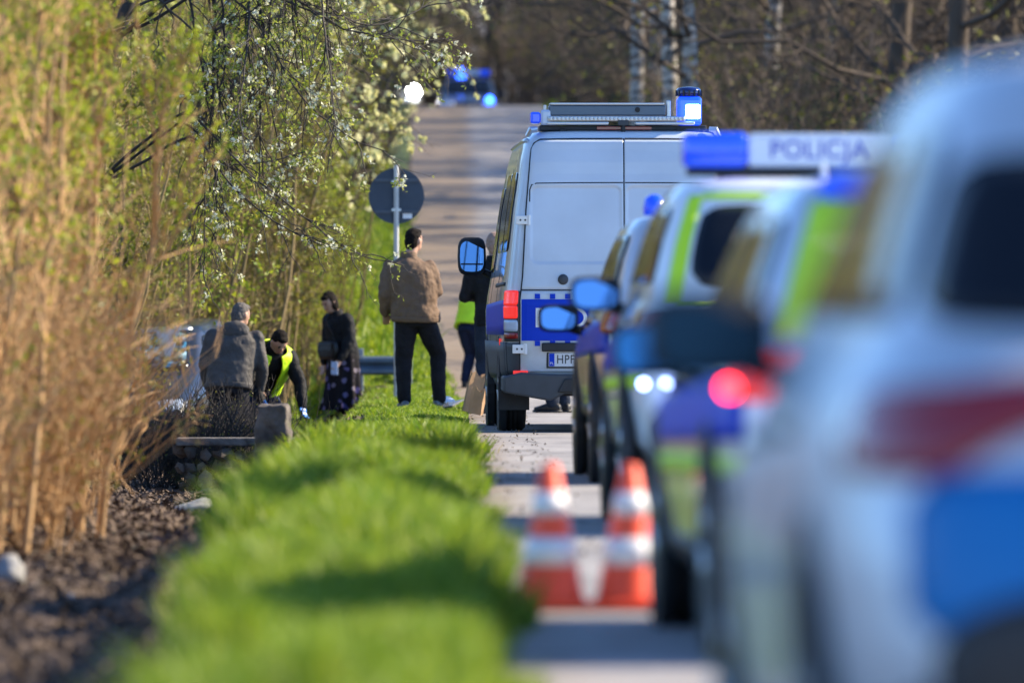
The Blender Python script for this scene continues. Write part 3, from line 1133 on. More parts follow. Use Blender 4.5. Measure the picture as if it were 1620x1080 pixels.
# rear door leaves with pressed panels
def door_leaf(side):
    z0, z1 = .505, 2.435
    nz, nx = 230, 84
    xin = .006
    Rr = .09

    def xout(z):
        x = np.interp(z, [.5, 1.1, 1.3, 1.85, 2.3, 2.45], [.865, .865, .842, .812, .775, .762])
        if z > z1 - Rr:
            x -= Rr - math.sqrt(max(Rr * Rr - (z - (z1 - Rr)) ** 2, 0))
        return x

    V = []
    for i in range(nz):
        z = z0 + (z1 - z0) * i / (nz - 1)
        xo = xout(z)
        for j in range(nx):
            x = xin + (xo - xin) * j / (nx - 1)
            d = .014
            # pressed window blank
            pl, pr, pb, pt, rr = .012, .788, 1.395, 2.062, .07
            cx, cz = (pl + pr) / 2, (pb + pt) / 2
            qx, qz = max(abs(x - cx) - (pr - pl) / 2 + rr, 0), max(abs(z - cz) - (pt - pb) / 2 + rr, 0)
            sd = math.hypot(qx, qz) - rr
            t = min(max(-sd / .03, 0), 1)
            d -= .011 * t * t * (3 - 2 * t)
            # upper blank, very shallow
            t = min(max((z - 2.10) / .05, 0), 1) * min(max((2.40 - z) / .05, 0), 1) * min(max((xo - .02 - x) / .05, 0), 1)
            d -= .004 * t
            # waist crease
            d -= .008 * math.exp(-((z - 1.185) / .012) ** 2)
            d += .006 * (1 if z < 1.175 else 0) * min((1.175 - z) / .02, 1) if z < 1.175 else 0
            # plate recess on the left leaf
            V.append((side * x, van_y(x, z) - d, z))
    idx = np.arange(nz * nx).reshape(nz, nx)
    Q = np.stack([idx[:-1, :-1], idx[:-1, 1:], idx[1:, 1:], idx[1:, :-1]], -1).reshape(-1, 4)
    ring = np.concatenate([idx[0, :-1], idx[:-1, -1], idx[-1, :0:-1], idx[:0:-1, 0]])
    k = len(V)
    V2 = [(V[r][0], V[r][1] + .035, V[r][2]) for r in ring]
    m = len(ring)
    a = np.arange(m)
    Q2 = np.stack([ring[(a + 1) % m], ring, k + a, k + (a + 1) % m], 1)
    me = np_mesh('rear_door', np.array(V + V2), np.concatenate([Q, Q2]) if side > 0 else np.concatenate([Q, Q2])[:, ::-1])
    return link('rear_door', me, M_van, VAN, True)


DL, DR = door_leaf(-1), door_leaf(1)
M_seal = mat('door_seal', (.012, .016, .026), .6)


def rear_strip(name, pts, w, material, parent, out=.0, th=.012):
    """a strip that follows the rear skin along pts (x,z)"""
    P = [Vector(pts[0])]
    for q in range(len(pts) - 1):
        a, b = Vector(pts[q]), Vector(pts[q + 1])
        k = max(1, int((b - a).length / .04))
        P += [a.lerp(b, (i + 1) / k) for i in range(k)]
    n = len(P)
    nv = max(2, int(w / .05) + 2)
    A, B = [], []
    for i, p in enumerate(P):
        t = (P[min(i + 1, n - 1)] - P[max(i - 1, 0)]).normalized()
        for s in np.linspace(-1, 1, nv):
            xx, zz = p.x - t.y * s * w / 2, p.y + t.x * s * w / 2
            y = van_y(xx, zz)
            A.append((xx, y - out, zz))
            B.append((xx, y - out + th, zz))
    m = MB()
    k = len(A)
    idx = np.arange(k).reshape(n, nv)
    fs = []
    for i in range(n - 1):
        for j in range(nv - 1):
            f = (int(idx[i, j]), int(idx[i, j + 1]), int(idx[i + 1, j + 1]), int(idx[i + 1, j]))
            fs += [f, tuple(v + k for v in f[::-1])]
    ring = [int(v) for v in np.concatenate([idx[0, :-1], idx[:-1, -1], idx[-1, :0:-1], idx[:0:-1, 0]])]
    for q in range(len(ring)):
        r2 = ring[(q + 1) % len(ring)]
        fs.append((ring[q], r2, r2 + k, ring[q] + k))
    m.add(A + B, fs)
    return m.build(name, material, parent)


# dark seals: around each leaf, down the middle, across under the top blank
for sd in (-1, 1):
    pts = [(sd * x, z) for x, z in ((.871, .52), (.871, 1.1), (.848, 1.3), (.818, 1.85), (.782, 2.28), (.772, 2.36), (.748, 2.41), (.70, 2.44))]
    rear_strip('door_seal', pts, .011, M_seal, VAN, .012)
    rear_strip('door_seal', [(sd * .70, 2.442), (sd * .35, 2.447), (sd * .01, 2.448)], .011, M_seal, VAN, .012)
    rear_strip('panel_groove', [(sd * .787, 1.92), (sd * .786, 2.02), (sd * .77, 2.062), (sd * .73, 2.074), (sd * .4, 2.078), (sd * .008, 2.079)], .010, M_seal, DL if sd < 0 else DR, .0145, .008)
    rear_strip('waist_groove', [(sd * .862, 1.184), (sd * .4, 1.184), (sd * .008, 1.184)], .010, M_seal, DL if sd < 0 else DR, .0135, .008)
    for z in (px_z(348), px_z(552)):
        h = MB()
        x0 = sd * (.845 + (.0 if z > 1.5 else .03))
        h.box(x0 - .058, x0 + .058, -.03, .0, z - .037, z + .037)
        h.tube([(x0 + sd * -.05, -.02, z - .045), (x0 + sd * -.05, -.02, z + .045)], .018, 8)
        o = h.build('hinge', M_white, VAN, .006)
        o.location = (0, van_y(abs(x0), z) - .012, 0)
        for dx in (-.02, .02):
            MB().lathe([(.009, -.034), (.009, -.028)], 8, 'y').build('bolt', M_greyplast, o).location = (x0 + dx, 0, z)
rear_strip('centre_seal', [(0, .51), (0, 1.2), (0, 1.9), (0, 2.45)], .012, M_seal, VAN, .010)
# knob, handle, plate
yk = van_y(.5, px_z(442))
MB().lathe([(.044, .0), (.044, -.026), (.034, -.036), (.010, -.038)], 20, 'y').build('lock_knob', M_greyplast, DL, smooth=True).location = (px_x(891), yk, px_z(442))
MB().box(px_x(857), .0 - .02, -.055, 0, px_z(556), px_z(542)).build('door_handle', M_black, DL, .012).location = (0, van_y(.4, .70), 0)
PLT = MB().box(-.26, .26, -.010, 0, -.057, .057).build('number_plate', M_plate, DL, .004)
PLT.location = (px_x(868) + .26, van_y(.4, .6) - .026, px_z(569))
MB().box(-.278, .278, .001, .012, -.07, .07).build('plate_frame', M_black, PLT, .004)
MB().box(-.256, -.212, -.012, -.009, -.053, .053).build('country_band', M_blue, PLT)
text_mesh('PL', .03, 'lettering', M_text_white, PLT, (-.234, -.0125, -.03), (R(90), 0, 0))
text_mesh('HPF', .105, 'lettering', M_ink, PLT, (-.195, -.0125, .0), (R(90), 0, 0), 1.1, .001, 'LEFT', .80)
# blue band with castellated edges and lettering
for sd in (-1, 1):
    rear_strip('blue_band', [(sd * .858, .935), (sd * .5, .935), (sd * .012, .935)], .345, M_blue, DL if sd < 0 else DR, .0245, .006)
    for q in range(6):
        x = sd * (.725 - q * .126)
        for z in (1.132, .740):
            rear_strip('band_tab', [(x, z - .021), (x, z + .021)], .044, M_blue, DL if sd < 0 else DR, .030, .012)
text_mesh('POLICJA', .235, 'lettering', M_text_white, DL, (0, van_y(.3, .94) - .029, .945), (R(90), 0, 0), 1.5, .001, 'CENTER', .82, 1.50)
# tail lights, reflectors, bumper
for sd in (-1, 1):
    u = (lambda a, b: (3.978 + 0, 4.068)) if sd < 0 else (lambda a, b: (.932, 1.022))
    u0, u1 = u(0, 0)
    tl = VS.patch('tail_light', u0, u1, 2.02, 3.96 + .0, M_greyplast, VAN, .012, .02, 12, 14)
    VS.patch('red_lens', u0 + .006, u1 - .006, 3.05, 4.0, M_redbright, tl, .02, .012, 10, 8, rnd=9)
    VS.patch('red_lens', u0 + .006, u1 - .006, 2.66, 3.02, M_redbright, tl, .02, .012, 10, 8, rnd=9)
    VS.patch('clear_lens', u0 + .006, u1 - .006, 2.30, 2.62, M_lens_white, tl, .02, .012, 10, 5, rnd=9)
    VS.patch('red_lens', u0 + .006, u1 - .006, 2.10, 2.26, M_red, tl, .02, .012, 10, 4, rnd=9)
    VS.patch('corner_panel', u0, u1, .9, 1.98, M_greyplast, VAN, .01, .02, 12, 8)
    r = MB().box(-.062, .062, -.02, .01, -.026, .026).build('reflector', M_redbright, VAN, .006)  # not a lamp: its faint red glow is painted in by the material
    r.location = (sd * .865, van_y(.865, .5) - .035, px_z(591))
bp = MB()
bp.prism([(-1.01, .33), (-.62, .26), (-.50, .32), (.50, .32), (.62, .26), (1.01, .33), (1.01, .465), (.86, .50), (.60, .485), (-.60, .485), (-.86, .50), (-1.01, .465)], -.11, .10)
bump = bp.build('rear_bumper', M_greyplast, VAN, .018, 2)
MB().prism([(-.56, .335), (.56, .335), (.50, .445), (-.50, .445)], -.135, -.10).build('bumper_step', M_black, bump, .008)
for sd in (-1, 1):
    MB().box(sd * .97 - .045, sd * .97 + .045, -.10, .55, .335, .47).build('bumper_corner', M_greyplast, bump, .02)
MB().box(-.9, .9, .25, 5.3, .30, .40).build('chassis', M_black, VAN)
MB().tube([(.35, .05, .30), (.35, 1.2, .30)], .04, 10).build('exhaust_pipe', M_alu, VAN)
for sd in (-1, 1):
    for y in (1.22, 4.86):
        MB().lathe([(.43, -.03), (.43, .03)], 32, 'x', (sd * .99, y, .37)).build('wheel_arch', M_black, VAN)
        wheel(VAN, sd * .905, y, .345, .235, sd)
    MB().box(sd * .905 - .13, sd * .905 + .13, .55, .575, .18, .46).build('mud_flap', M_black, VAN)
# left and right sides: cladding, stripe, windows, mirror, sliding rail
for us in (uL, uR):
    lo, hi = min(us(-.99), us(.95)), max(us(-.99), us(.95))
    VS.patch('side_cladding', lo, hi, .7, 2.0, M_greyplast, VAN, .012, .02, 30, 5)
    VS.patch('blue_stripe', min(us(-.97), us(.7)), max(us(-.97), us(.7)), 2.2, 3.4, M_blue, VAN, .004, .01, 30, 5)
    for b0, b1, la, lb in ((-.90, -.36, 5.35, 6.8), (-.32, .22, 5.35, 6.8), (.40, .86, 5.05, 6.55)):
        VS.patch('side_window', min(us(b0), us(b1)), max(us(b0), us(b1)), la, lb, M_glass, VAN, .006, .012, 14, 8, rnd=10)
    VS.patch('slide_rail', min(us(-.92), us(-.1)), max(us(-.92), us(-.1)), 4.3, 4.5, M_black, VAN, .006, .012, 12, 3)
    for b in (-.34, .30, .62):
        VS.patch('door_gap', us(b) - .0008, us(b) + .0008, 1.5, 6.9, M_seal, VAN, .002, .006, 2, 10)
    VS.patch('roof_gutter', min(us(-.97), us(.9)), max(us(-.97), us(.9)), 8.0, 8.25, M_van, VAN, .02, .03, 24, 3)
    VS.patch('side_marker', min(us(-.80), us(-.785)), max(us(-.80), us(-.785)), 1.9, 2.1, M_redlamp if False else M_redbright, VAN, .016, .012, 4, 3)
VS.patch('windscreen', uF(.93), uF(-.93), 5.15, 7.4, M_glass, VAN, .006, .012, 14, 10, rnd=10)
for sd in (-1, 1):
    mm = side_mirror(VAN, sd * 1.155, 4.72, 1.49, sd, .25, .34, M_black, .15)
    mm.children[0].rotation_euler = (R(-4), 0, R(-sd * 2))
    MB().box(-.098, .098, -.094, -.078, -.075, -.062).build('mirror_bar', M_black, mm)
# --- roof equipment
def rb(name, x0, x1, y0, y1, z0, z1, m, parent, bev=.006, seg=2):
    return MB().box(x0, x1, y0, y1, z0, z1).build(name, m, parent, bev, seg)


rack = rb('roof_rack', -.70, .70, .30, .62, 2.515, 2.560, M_black, VAN, .01)
rb('brake_lamp', -.22, .24, .285, .315, 2.522, 2.552, M_red, rack, .006)
for x in (-.5, .0, .47, .62):
    rb('rack_foot', x - .025, x + .025, .29, .33, 2.47, 2.535, M_black, rack, .006)
step = rb('tread_bar', -.635, .52, .24, .36, 2.596, 2.636, M_alu, rack, .008)
for q in range(34):
    x = -.615 + q * .0338
    MB().lathe([(.012, -.004), (.010, -.010), (.003, -.013)], 8, 'y').build('stud', M_alu, step).location = (x, .242, 2.616)
rb('rail', -.64, -.12, .235, .40, 2.563, 2.590, M_alu, rack, .01, 3)
rb('rail', .10, .60, .235, .40, 2.563, 2.590, M_alu, rack, .01, 3)
box = rb('locker_box', -.62, .355, .26, .60, 2.640, 2.728, mat('locker_grey', (.11, .15, .20), .35, .3), rack, .012)
rb('locker_trim', -.61, .345, .25, .61, 2.730, 2.748, M_alu, box, .006)
MB().lathe([(.022, -.012), (.022, .0)], 14, 'y').build('locker_lock', M_ink, box).location = (.12, .262, 2.69)
rb('bracket', .365, .40, .28, .33, 2.60, 2.77, M_alu, rack, .008)
rb('bracket', -.665, -.64, .28, .33, 2.60, 2.73, M_alu, rack, .008)
lb = rb('blue_lamp', -.775, -.690, .27, .52, 2.575, 2.672, M_lens_blue, rack, .02, 3)
rb('white_lamp', -.688, -.600, .255, .50, 2.560, 2.690, M_lens_white, rack, .02, 3)
tw = rb('lamp_tower', .455, .66, .28, .52, 2.56, 2.80, mat('glowing_blue_lens', (.005, .06, .6), .15, 0, coat=.5, emit=(.008, .06, 1), estr=.9), rack, .03, 3)
rb('lit_lamp', .525, .645, .266, .282, 2.615, 2.735, M_lens_lit, tw, .012, 3)
MB().lathe([(.10, 0), (.105, .03), (.105, .055), (.09, .075), (.03, .085)], 20, 'z').build('lamp_dome', mat('deep_blue_lens', (.004, .015, .12), .1, 0, coat=.6), tw, smooth=True).location = (.555, .40, 2.80)
for q in range(7):
    an = PI + PI * (q + .5) / 7
    rb('dome_rib', -.006, .006, -.006, .006, 0, .05, M_black, tw, 0).location = (.555 + .108 * math.cos(an), .40 + .108 * math.sin(an), 2.805)
rb('rack_joint', -.045, .045, .23, .27, 2.558, 2.60, M_greyplast, rack, .006)
MB().tube([(0, .26, 2.46), (0, .25, 2.56)], .018, 8).build('cable_duct', M_black, rack)
# roof clamps at the rear corners
for sd in (-1, 1):
    MB().tube([(sd * .80, .26, 2.47), (sd * .77, .24, 2.525), (sd * .72, .25, 2.53)], [.022, .03, .02], 8).build('roof_clamp', M_alu, VAN)
put(VAN, 1.384, 79.0, 0, 1.35)
# ------------------------------------------------------------------ trees and shrubs
prng = np.random.default_rng(21)

# tan multi-stemmed shrubs in the ditch, lit by the low sun
TAN = [make_shrub('tan_shrub', 100 + q, 11, 3.9, .13, M_tan, M_lime, 175, 1100, 9000, .06, r0=.025, base_r=.42, wide=.36, leaf_low=.30, tw=.0066, t_low=.2, up1=(1.2, .42, .45)) for q in range(4)]
spots = [(-2.55, 55.5), (-2.75, 52.5), (-3.15, 56), (-2.95, 60), (-3.45, 61), (-3.3, 64), (-3.6, 57), (-3.75, 66.5), (-3.9, 63), (-2.6, 50.5), (-3.3, 52.5)]
for q, (x, y) in enumerate(spots):
    place_plant('ditch_shrub', TAN[q % 4], ('stem', 'foliage'), 'tan-stemmed shrub with lime buds in the sunlit thicket beside the grass verge', 'shrub', x, y, q * 1.3, prng.uniform(.88, 1.15), 'tan shrubs of the thicket beside the verge')

# low orange dead-stalk growth at the foot of the thicket
LOW = [make_shrub('weed', 140 + q, 34, 1.05, .55, M_tan, M_olive, 170, 520, 900, .045, r0=.008, base_r=.45, leaf_low=.1, tw=.0045) for q in range(3)]
for q in range(14):
    x, y = [(-2.6, 54), (-2.65, 51.5), (-2.75, 57), (-2.75, 54.5), (-2.75, 61), (-2.9, 52), (-2.9, 58), (-2.95, 64), (-3.0, 62), (-3.1, 54.5), (-3.2, 67), (-3.3, 58), (-2.75, 50.0), (-2.95, 50.8)][q]
    place_plant('dry_weed', LOW[q % 3], ('stem', 'foliage'), 'low orange clump of dry stalks at the foot of the sunlit thicket', 'weed', x, y, q * 2.1, prng.uniform(.75, 1.15), 'dry stalk clumps at the foot of the thicket')

# bare dark brambles in front of the crouching people
BR = [make_shrub('bramble', 160 + q, 22, .95, .9, M_dark, M_olive, 150, 620, 220, .035, r0=.006, base_r=.35, leaf_low=0, tw=.004) for q in range(2)]
for q, (x, y) in enumerate([(-2.3, 85), (-2.05, 84), (-2.6, 85.5), (-1.8, 86), (-2.9, 84.5), (-2.4, 82), (-2.75, 82)]):
    place_plant('bramble', BR[q % 2], ('stem', 'foliage'), 'tangled dark bare bramble in the ditch by the crouching people', 'bramble', x, y, q * 1.7, prng.uniform(.6, .8), 'dark brambles in the ditch')

# olive and lime shrubs further back, behind the people and the wreck
MID = [make_shrub('mid_shrub', 180 + q, 20, 5.2, .22, M_olivebark, (M_lime, M_olive, M_lime, M_olive)[q], 260, 1700, 9500, .062, r0=.03, base_r=.7, wide=.5, leaf_low=.02, tw=.006) for q in range(4)]
mids = [(-5.0, 80), (-4.2, 76), (-5.8, 86), (-4.4, 89), (-5.6, 94), (-4.1, 99), (-3.3, 103), (-4.8, 105), (-6.0, 101), (-3.0, 108), (-4.0, 112), (-2.75, 113.5), (-5.3, 112), (-3.6, 118), (-6.2, 92), (-3.9, 72), (-4.7, 68), (-4.9, 118), (-3.0, 122), (-4.2, 126), (-1.85, 115.5), (-2.1, 119), (-1.65, 121)]
for q, (x, y) in enumerate(mids):
    place_plant('leafing_shrub', MID[q % 4], ('stem', 'foliage'), ('tall lime-leaved shrub rising behind the people in the ditch', 'tall olive-leaved shrub rising behind the people in the ditch')[q % 2], 'shrub', x, y, q * 1.9, prng.uniform(.85, 1.2) * (.5 if x > -2.2 else 1), 'leafing shrubs behind the ditch')

# brown and pale green bushes along the left of the rising road
FARB = [make_shrub('far_bush', 210 + q, 22, 4.2, .35, (M_brown, M_olivebark, M_brown)[q], (M_pale, M_fresh, M_olive)[q], 240, 1300, (2600, 6500, 2500)[q], .11, r0=.035, base_r=.8, wide=.7, leaf_low=0, tw=.011) for q in range(3)]
for q in range(26):
    y = 124 + q * 6.0
    x = float(road_l(y)) - 1.0 - prng.uniform(.1, 2.6) - (1.0 if y < 150 else 0) - (y > 190) * 1.3
    place_plant('roadside_bush', FARB[q % 3], ('stem', 'foliage'), ('brown bush flecked with pale blossom left of the road climbing the hill', 'fresh green leafing bush left of the road climbing the hill', 'sparse brown bush with olive leaves left of the road climbing the hill')[q % 3], 'bush', x, y, q * 1.3, prng.uniform(.8, 1.25), 'bushes left of the climbing road')

M_brown2 = mat('grey_brown_bark', (.085, .066, .054), .85, island=(.13, .095, .072), var=.3, scale=4)
# woods on the right bank and behind
def make_tree(seed, h, r0, bark, leafm, nleaf, n1=26, n2=260, n3=900, lsize=.1, crown0=.25):
    rng = np.random.default_rng(seed)
    k = 12
    s = np.linspace(0, 1, k)
    w = np.cumsum(rng.normal(size=(1, k, 3)) * .035 * h / 8, 1)
    w[..., 2] = 0
    w[:, 0] = 0
    S = np.stack([0 * s, 0 * s, s * h - .3], 1)[None] + w
    L1 = grow(rng, S, n1, crown0, .98, h * .18, h * .42, .35, 1.0, .15, k=8, wob=.07)
    L2 = grow(rng, L1, n2, .15, .98, h * .06, h * .2, .7, .9, .12, k=5, wob=.09)
    L3 = grow(rng, L2, n3, .1, .98, h * .025, h * .09, .7, .9, .1, k=4, wob=.09)
    tr = join_tubes('trunk', [tubes(S, taper(S, r0, r0 * .2), 10)], bark[0])
    cr = join_tubes('crown', [tubes(L1, taper(L1, r0 * .33, .012), 5), tubes(L2, taper(L2, .014, .006), 3), tubes(L3, taper(L3, .008, .004), 3)], bark[1])
    out = [tr, cr]
    nm = ['trunk', 'crown']
    if nleaf:
        V, T = leaves(rng, L3, nleaf, .1, 1, lsize, .6, .05)
        out.append(leaf_mesh('foliage', V, T, leafm))
        nm.append('foliage')
    return out, nm


def birch_mat():
    m = bpy.data.materials.new('birch_bark')
    m.use_nodes = True
    nt = m.node_tree
    b = nt.nodes['Principled BSDF']
    b.inputs['Roughness'].default_value = .7
    tc = nt.nodes.new('ShaderNodeTexCoord')
    mp = nt.nodes.new('ShaderNodeMapping'); mp.inputs['Scale'].default_value = (3, 3, 9)
    nt.links.new(tc.outputs['Object'], mp.inputs[0])
    n = nt.nodes.new('ShaderNodeTexNoise'); n.inputs['Scale'].default_value = 1.1; n.inputs['Detail'].default_value = 5
    nt.links.new(mp.outputs[0], n.inputs['Vector'])
    cr = nt.nodes.new('ShaderNodeValToRGB')
    e = cr.color_ramp.elements
    e[0].position = .40; e[0].color = (.05, .045, .045, 1)
    e[1].position = .54; e[1].color = (.40, .37, .33, 1)
    nt.links.new(n.outputs['Fac'], cr.inputs[0]); nt.links.new(cr.outputs[0], b.inputs['Base Color'])
    return m


M_birch = birch_mat()
BARE = [make_tree(300 + q, 11 + q, .17, (M_brown, M_brown), M_olive, (0, 350, 0, 600)[q], lsize=.13, crown0=.12) for q in range(4)]
BIRCH = [make_tree(320 + q, 14, .15, (M_birch, M_brown), M_olive, 500, n1=24, n2=220, n3=700, lsize=.11, crown0=.22) for q in range(2)]
for q, (px, y) in enumerate([(1004, 168), (1062, 160), (1103, 150), (1212, 172), (1030, 196), (1330, 190)]):
    place_plant('birch_tree', *BIRCH[q % 2], 'slender birch with white bark on the wooded bank beyond the van', 'tree', wx(px, y), y, q * 1.1, prng.uniform(.95, 1.15), 'birches beyond the van')
n_b = 0
for q in range(64):
    y = 122 + (q % 16) * 10.5 + prng.uniform(-4, 4)
    x = float(road_r(y)) + 2.6 + (q // 16) * 2.6 + prng.uniform(0, 2.4)
    if y < 140:
        x += 1.6
    if wx(1700, y) < x - 3:
        continue
    ms, nm = BARE[q % 4]
    place_plant('bare_tree', ms, nm, ('bare leafless brown tree with tangled twigs on the wooded bank', 'brown tree with scattered olive buds on the wooded bank')[q % 2], 'tree', x, y, q * 2.3, prng.uniform(.75, 1.2), 'bare trees on the wooded bank')
for q in range(20):
    y = 292 + (q % 3) * 10 + prng.uniform(-3, 3)
    x = -8 + q * .95 + prng.uniform(-.4, .4)
    ms, nm = BARE[(q + 1) % 4]
    place_plant('bare_tree', ms, nm, 'bare brown tree closing the view behind the far cars', 'tree', x, y, q * 1.3, prng.uniform(.8, 1.2), 'bare trees at the top of the hill')
UND = [make_shrub('undergrowth', 340 + q, 30, 3.0, .6, (M_brown, M_brown2)[q], (M_darkgreen, M_olive)[q], 260, 1300, (1500, 450)[q], .10, r0=.022, base_r=1.0, leaf_low=0, tw=.009) for q in range(2)]
for q in range(46):
    y = 116 + (q % 23) * 8 + prng.uniform(-3, 3)
    x = float(road_r(y)) + .5 + (q // 23) * 2.2 + prng.uniform(0, 1.6)
    if y < 150:
        x += .8
    place_plant('undergrowth_bush', UND[q % 2], ('stem', 'foliage'), ('dark twiggy bush with evergreen leaves on the bank right of the road', 'greyish twiggy bush with a few olive buds on the bank right of the road')[q % 2], 'bush', x, y, q * 1.7, prng.uniform(.7, 1.2), 'twiggy bushes on the right bank')
for q in range(14):
    x = -7 + q * 1.1
    y = 284 + prng.uniform(0, 8)
    place_plant('undergrowth_bush', UND[(q * 2) % 3 % 2], ('stem', 'foliage'), 'low twiggy bush across the top of the hill behind the far cars', 'bush', x, y, q * 1.7, prng.uniform(.9, 1.5), 'bushes at the top of the hill')

# the plum tree in blossom whose dark boughs hang in from the upper left
def bough(pts, y, dy=0.0):
    n = len(pts)
    return np.array([[wx(px, y), y + dy * q / (n - 1), wz(py, y)] for q, (px, py) in enumerate(pts)])


def resample(p, k):
    d = np.concatenate([[0], np.cumsum(np.linalg.norm(np.diff(p, axis=0), axis=1))])
    s = np.linspace(0, d[-1], k)
    t = d / d[-1]
    # Catmull-like smoothing by dense cubic interpolation through numpy
    out = np.stack([np.interp(s / d[-1], t, p[:, c]) for c in range(3)], 1)
    for _ in range(2):
        out[1:-1] = .25 * out[:-2] + .5 * out[1:-1] + .25 * out[2:]
    return out


def plum(y, name, label):
    rng = np.random.default_rng(55)
    bx, by = -3.15, y + .3
    trunk = np.array([[bx, by, gz(bx, by) - .2], [bx + .1, by, .7], [bx + .05, by + .1, 1.9], [bx + .35, by, 3.2], [bx + .8, by, 4.3]])
    top = trunk[-1]
    mid = trunk[3]
    B = []
    # long boughs: from the trunk fork, up and over, drooping to the right
    B.append(np.vstack([mid, [[-2.0, y, 3.75]], bough([(455, 8), (505, 38), (560, 62), (612, 70), (670, 68), (722, 61)], y, .4)]))
    B.append(np.vstack([mid, [[-2.1, y, 3.7]], bough([(448, -8), (500, 22), (548, 52), (600, 57), (640, 52), (655, 18), (650, -15)], y, -.3)]))
    B.append(np.vstack([top, [[-1.9, y + .3, 4.3]], bough([(405, -30), (413, 20), (426, 78), (424, 150), (412, 185), (392, 203)], y, .3)]))
    B.append(np.vstack([mid, [[-2.2, y - .2, 3.6]], bough([(385, -10), (420, 48), (455, 110), (490, 160), (530, 200), (590, 236), (622, 242)], y, -.5)]))
    B.append(np.vstack([trunk[2], bough([(300, 160), (345, 215), (400, 270), (450, 308), (495, 340), (545, 375), (590, 395)], y, -.4)]))
    B.append(np.vstack([trunk[2], bough([(310, 210), (360, 290), (430, 355), (480, 385), (530, 400)], y, -.8)]))
    B.append(np.vstack([trunk[2], bough([(290, 180), (340, 262), (400, 262), (450, 250), (485, 241)], y, .3)]))
    B.append(np.vstack([top, [[-2.4, y, 4.0]], bough([(330, -20), (345, 60), (350, 140), (370, 230), (375, 300)], y, .6)]))
    B.append(np.vstack([top, [[-2.6, y, 4.0]], bough([(290, -20), (305, 80), (322, 150), (340, 220), (342, 330)], y, .2)]))
    B.append(np.vstack([mid, [[-1.6, y, 3.9]], bough([(500, -20), (545, 20), (610, 30), (660, 5), (700, -15)], y, .8)]))
    B.append(np.vstack([mid, [[-2.6, y, 3.4]], bough([(260, -5), (300, 40), (340, 70), (395, 30), (420, 45)], y, -.2)]))
    for q in range(11):
        x0 = 322 + q * 19 + rng.uniform(-12, 12)
        ln = rng.uniform(150, 420)
        dx = rng.uniform(-25, 45)
        B.append(np.vstack([top, [[wx(x0 - 20, y), y, 4.1]], bough([(x0, -25), (x0 + dx * .2 + rng.uniform(-9, 9), ln * .35), (x0 + dx * .6 + rng.uniform(-12, 12), ln * .7), (x0 + dx, ln)], y, rng.uniform(-1.6, 1.6))]))
    P = np.stack([resample(b, 26) for b in B])
    P += np.cumsum(rng.normal(size=P.shape) * .008, 1)
    T1 = grow(rng, P, 260, .34, .99, .35, .9, .9, .65, -.28, k=8, wob=.05, bend=(0, 0, -.1))
    T2 = grow(rng, T1, 900, .1, .98, .12, .42, .8, .8, -.1, k=5, wob=.07)
    T3 = grow(rng, T2, 1500, .2, 1, .04, .16, .8, .8, 0, k=3, wob=.05)
    e = thing(name, label, 'tree', (0, 0, 0))
    base = Vector((bx, by, gz(bx, by)))
    e.location = base
    off = np.array(base)
    tk = resample(trunk, 14)[None] - off
    link('trunk', join_tubes('trunk', [tubes(tk, taper(tk, .085, .05), 9)], M_dark), None, e)
    link('crown', join_tubes('crown', [tubes(P - off, taper(P, .015, .004), 6), tubes(T1 - off, taper(T1, .0055, .0025), 4), tubes(T2 - off, taper(T2, .003, .0015), 3), tubes(T3 - off, taper(T3, .002, .001), 3)], M_dark), None, e)
    V, T = flowers(rng, T2, 2600, .1, 1, .034, 5)
    fl = leaf_mesh('blossom', V - off, T, M_bloom)
    link('blossom', fl, None, e)
    V, T = leaves(rng, T3, 6500, .0, 1, .036, .5, .01)
    link('foliage', leaf_mesh('foliage', V - off, T, M_fresh), None, e)
    return e


plum(76.5, 'plum_tree', 'plum tree with dark drooping boughs and white blossom behind the round sign')


# a second tree, further off and out of focus, thick with pale blossom
def pale_tree(y):
    rng = np.random.default_rng(56)
    bx, by = -3.4, y
    trunk = np.array([[bx, by, gz(bx, by) - .2], [bx + .1, by, 1.6], [bx + .3, by, 3.2], [bx + .7, by, 4.8]])
    B = []
    for pts in ([(470, -10), (540, 30), (620, 60), (700, 50), (748, 25)], [(460, 40), (540, 100), (610, 130), (660, 145)], [(430, 60), (500, 140), (580, 180), (650, 195)],
                [(480, -30), (600, -20), (690, 5), (745, -10)], [(440, 100), (520, 190), (560, 215), (640, 205)], [(560, -30), (640, 60), (690, 100), (735, 100)]):
        B.append(np.vstack([trunk[2], bough(pts, y, rng.uniform(-1, 1))]))
    P = np.stack([resample(b, 18) for b in B])
    T1 = grow(rng, P, 120, .3, 1, .3, .95, .8, .8, -.05, k=6, wob=.07)
    T2 = grow(rng, T1, 420, .1, 1, .1, .4, .8, .9, 0, k=4, wob=.07)
    e = thing('blossom_tree', 'pale yellow blossoming tree out of focus beyond the dark plum boughs', 'tree', (bx, by, gz(bx, by)))
    off = np.array(e.location)
    tk = resample(trunk, 10)[None] - off
    link('trunk', join_tubes('trunk', [tubes(tk, taper(tk, .1, .06), 8)], M_brown), None, e)
    link('crown', join_tubes('crown', [tubes(P - off, taper(P, .03, .006), 5), tubes(T1 - off, taper(T1, .008, .003), 3), tubes(T2 - off, taper(T2, .004, .002), 3)], M_brown), None, e)
    V, T = flowers(rng, T2, 2200, 0, 1, .075, 4)
    link('blossom', leaf_mesh('blossom', V - off, T, M_pale), None, e)


pale_tree(112.0)


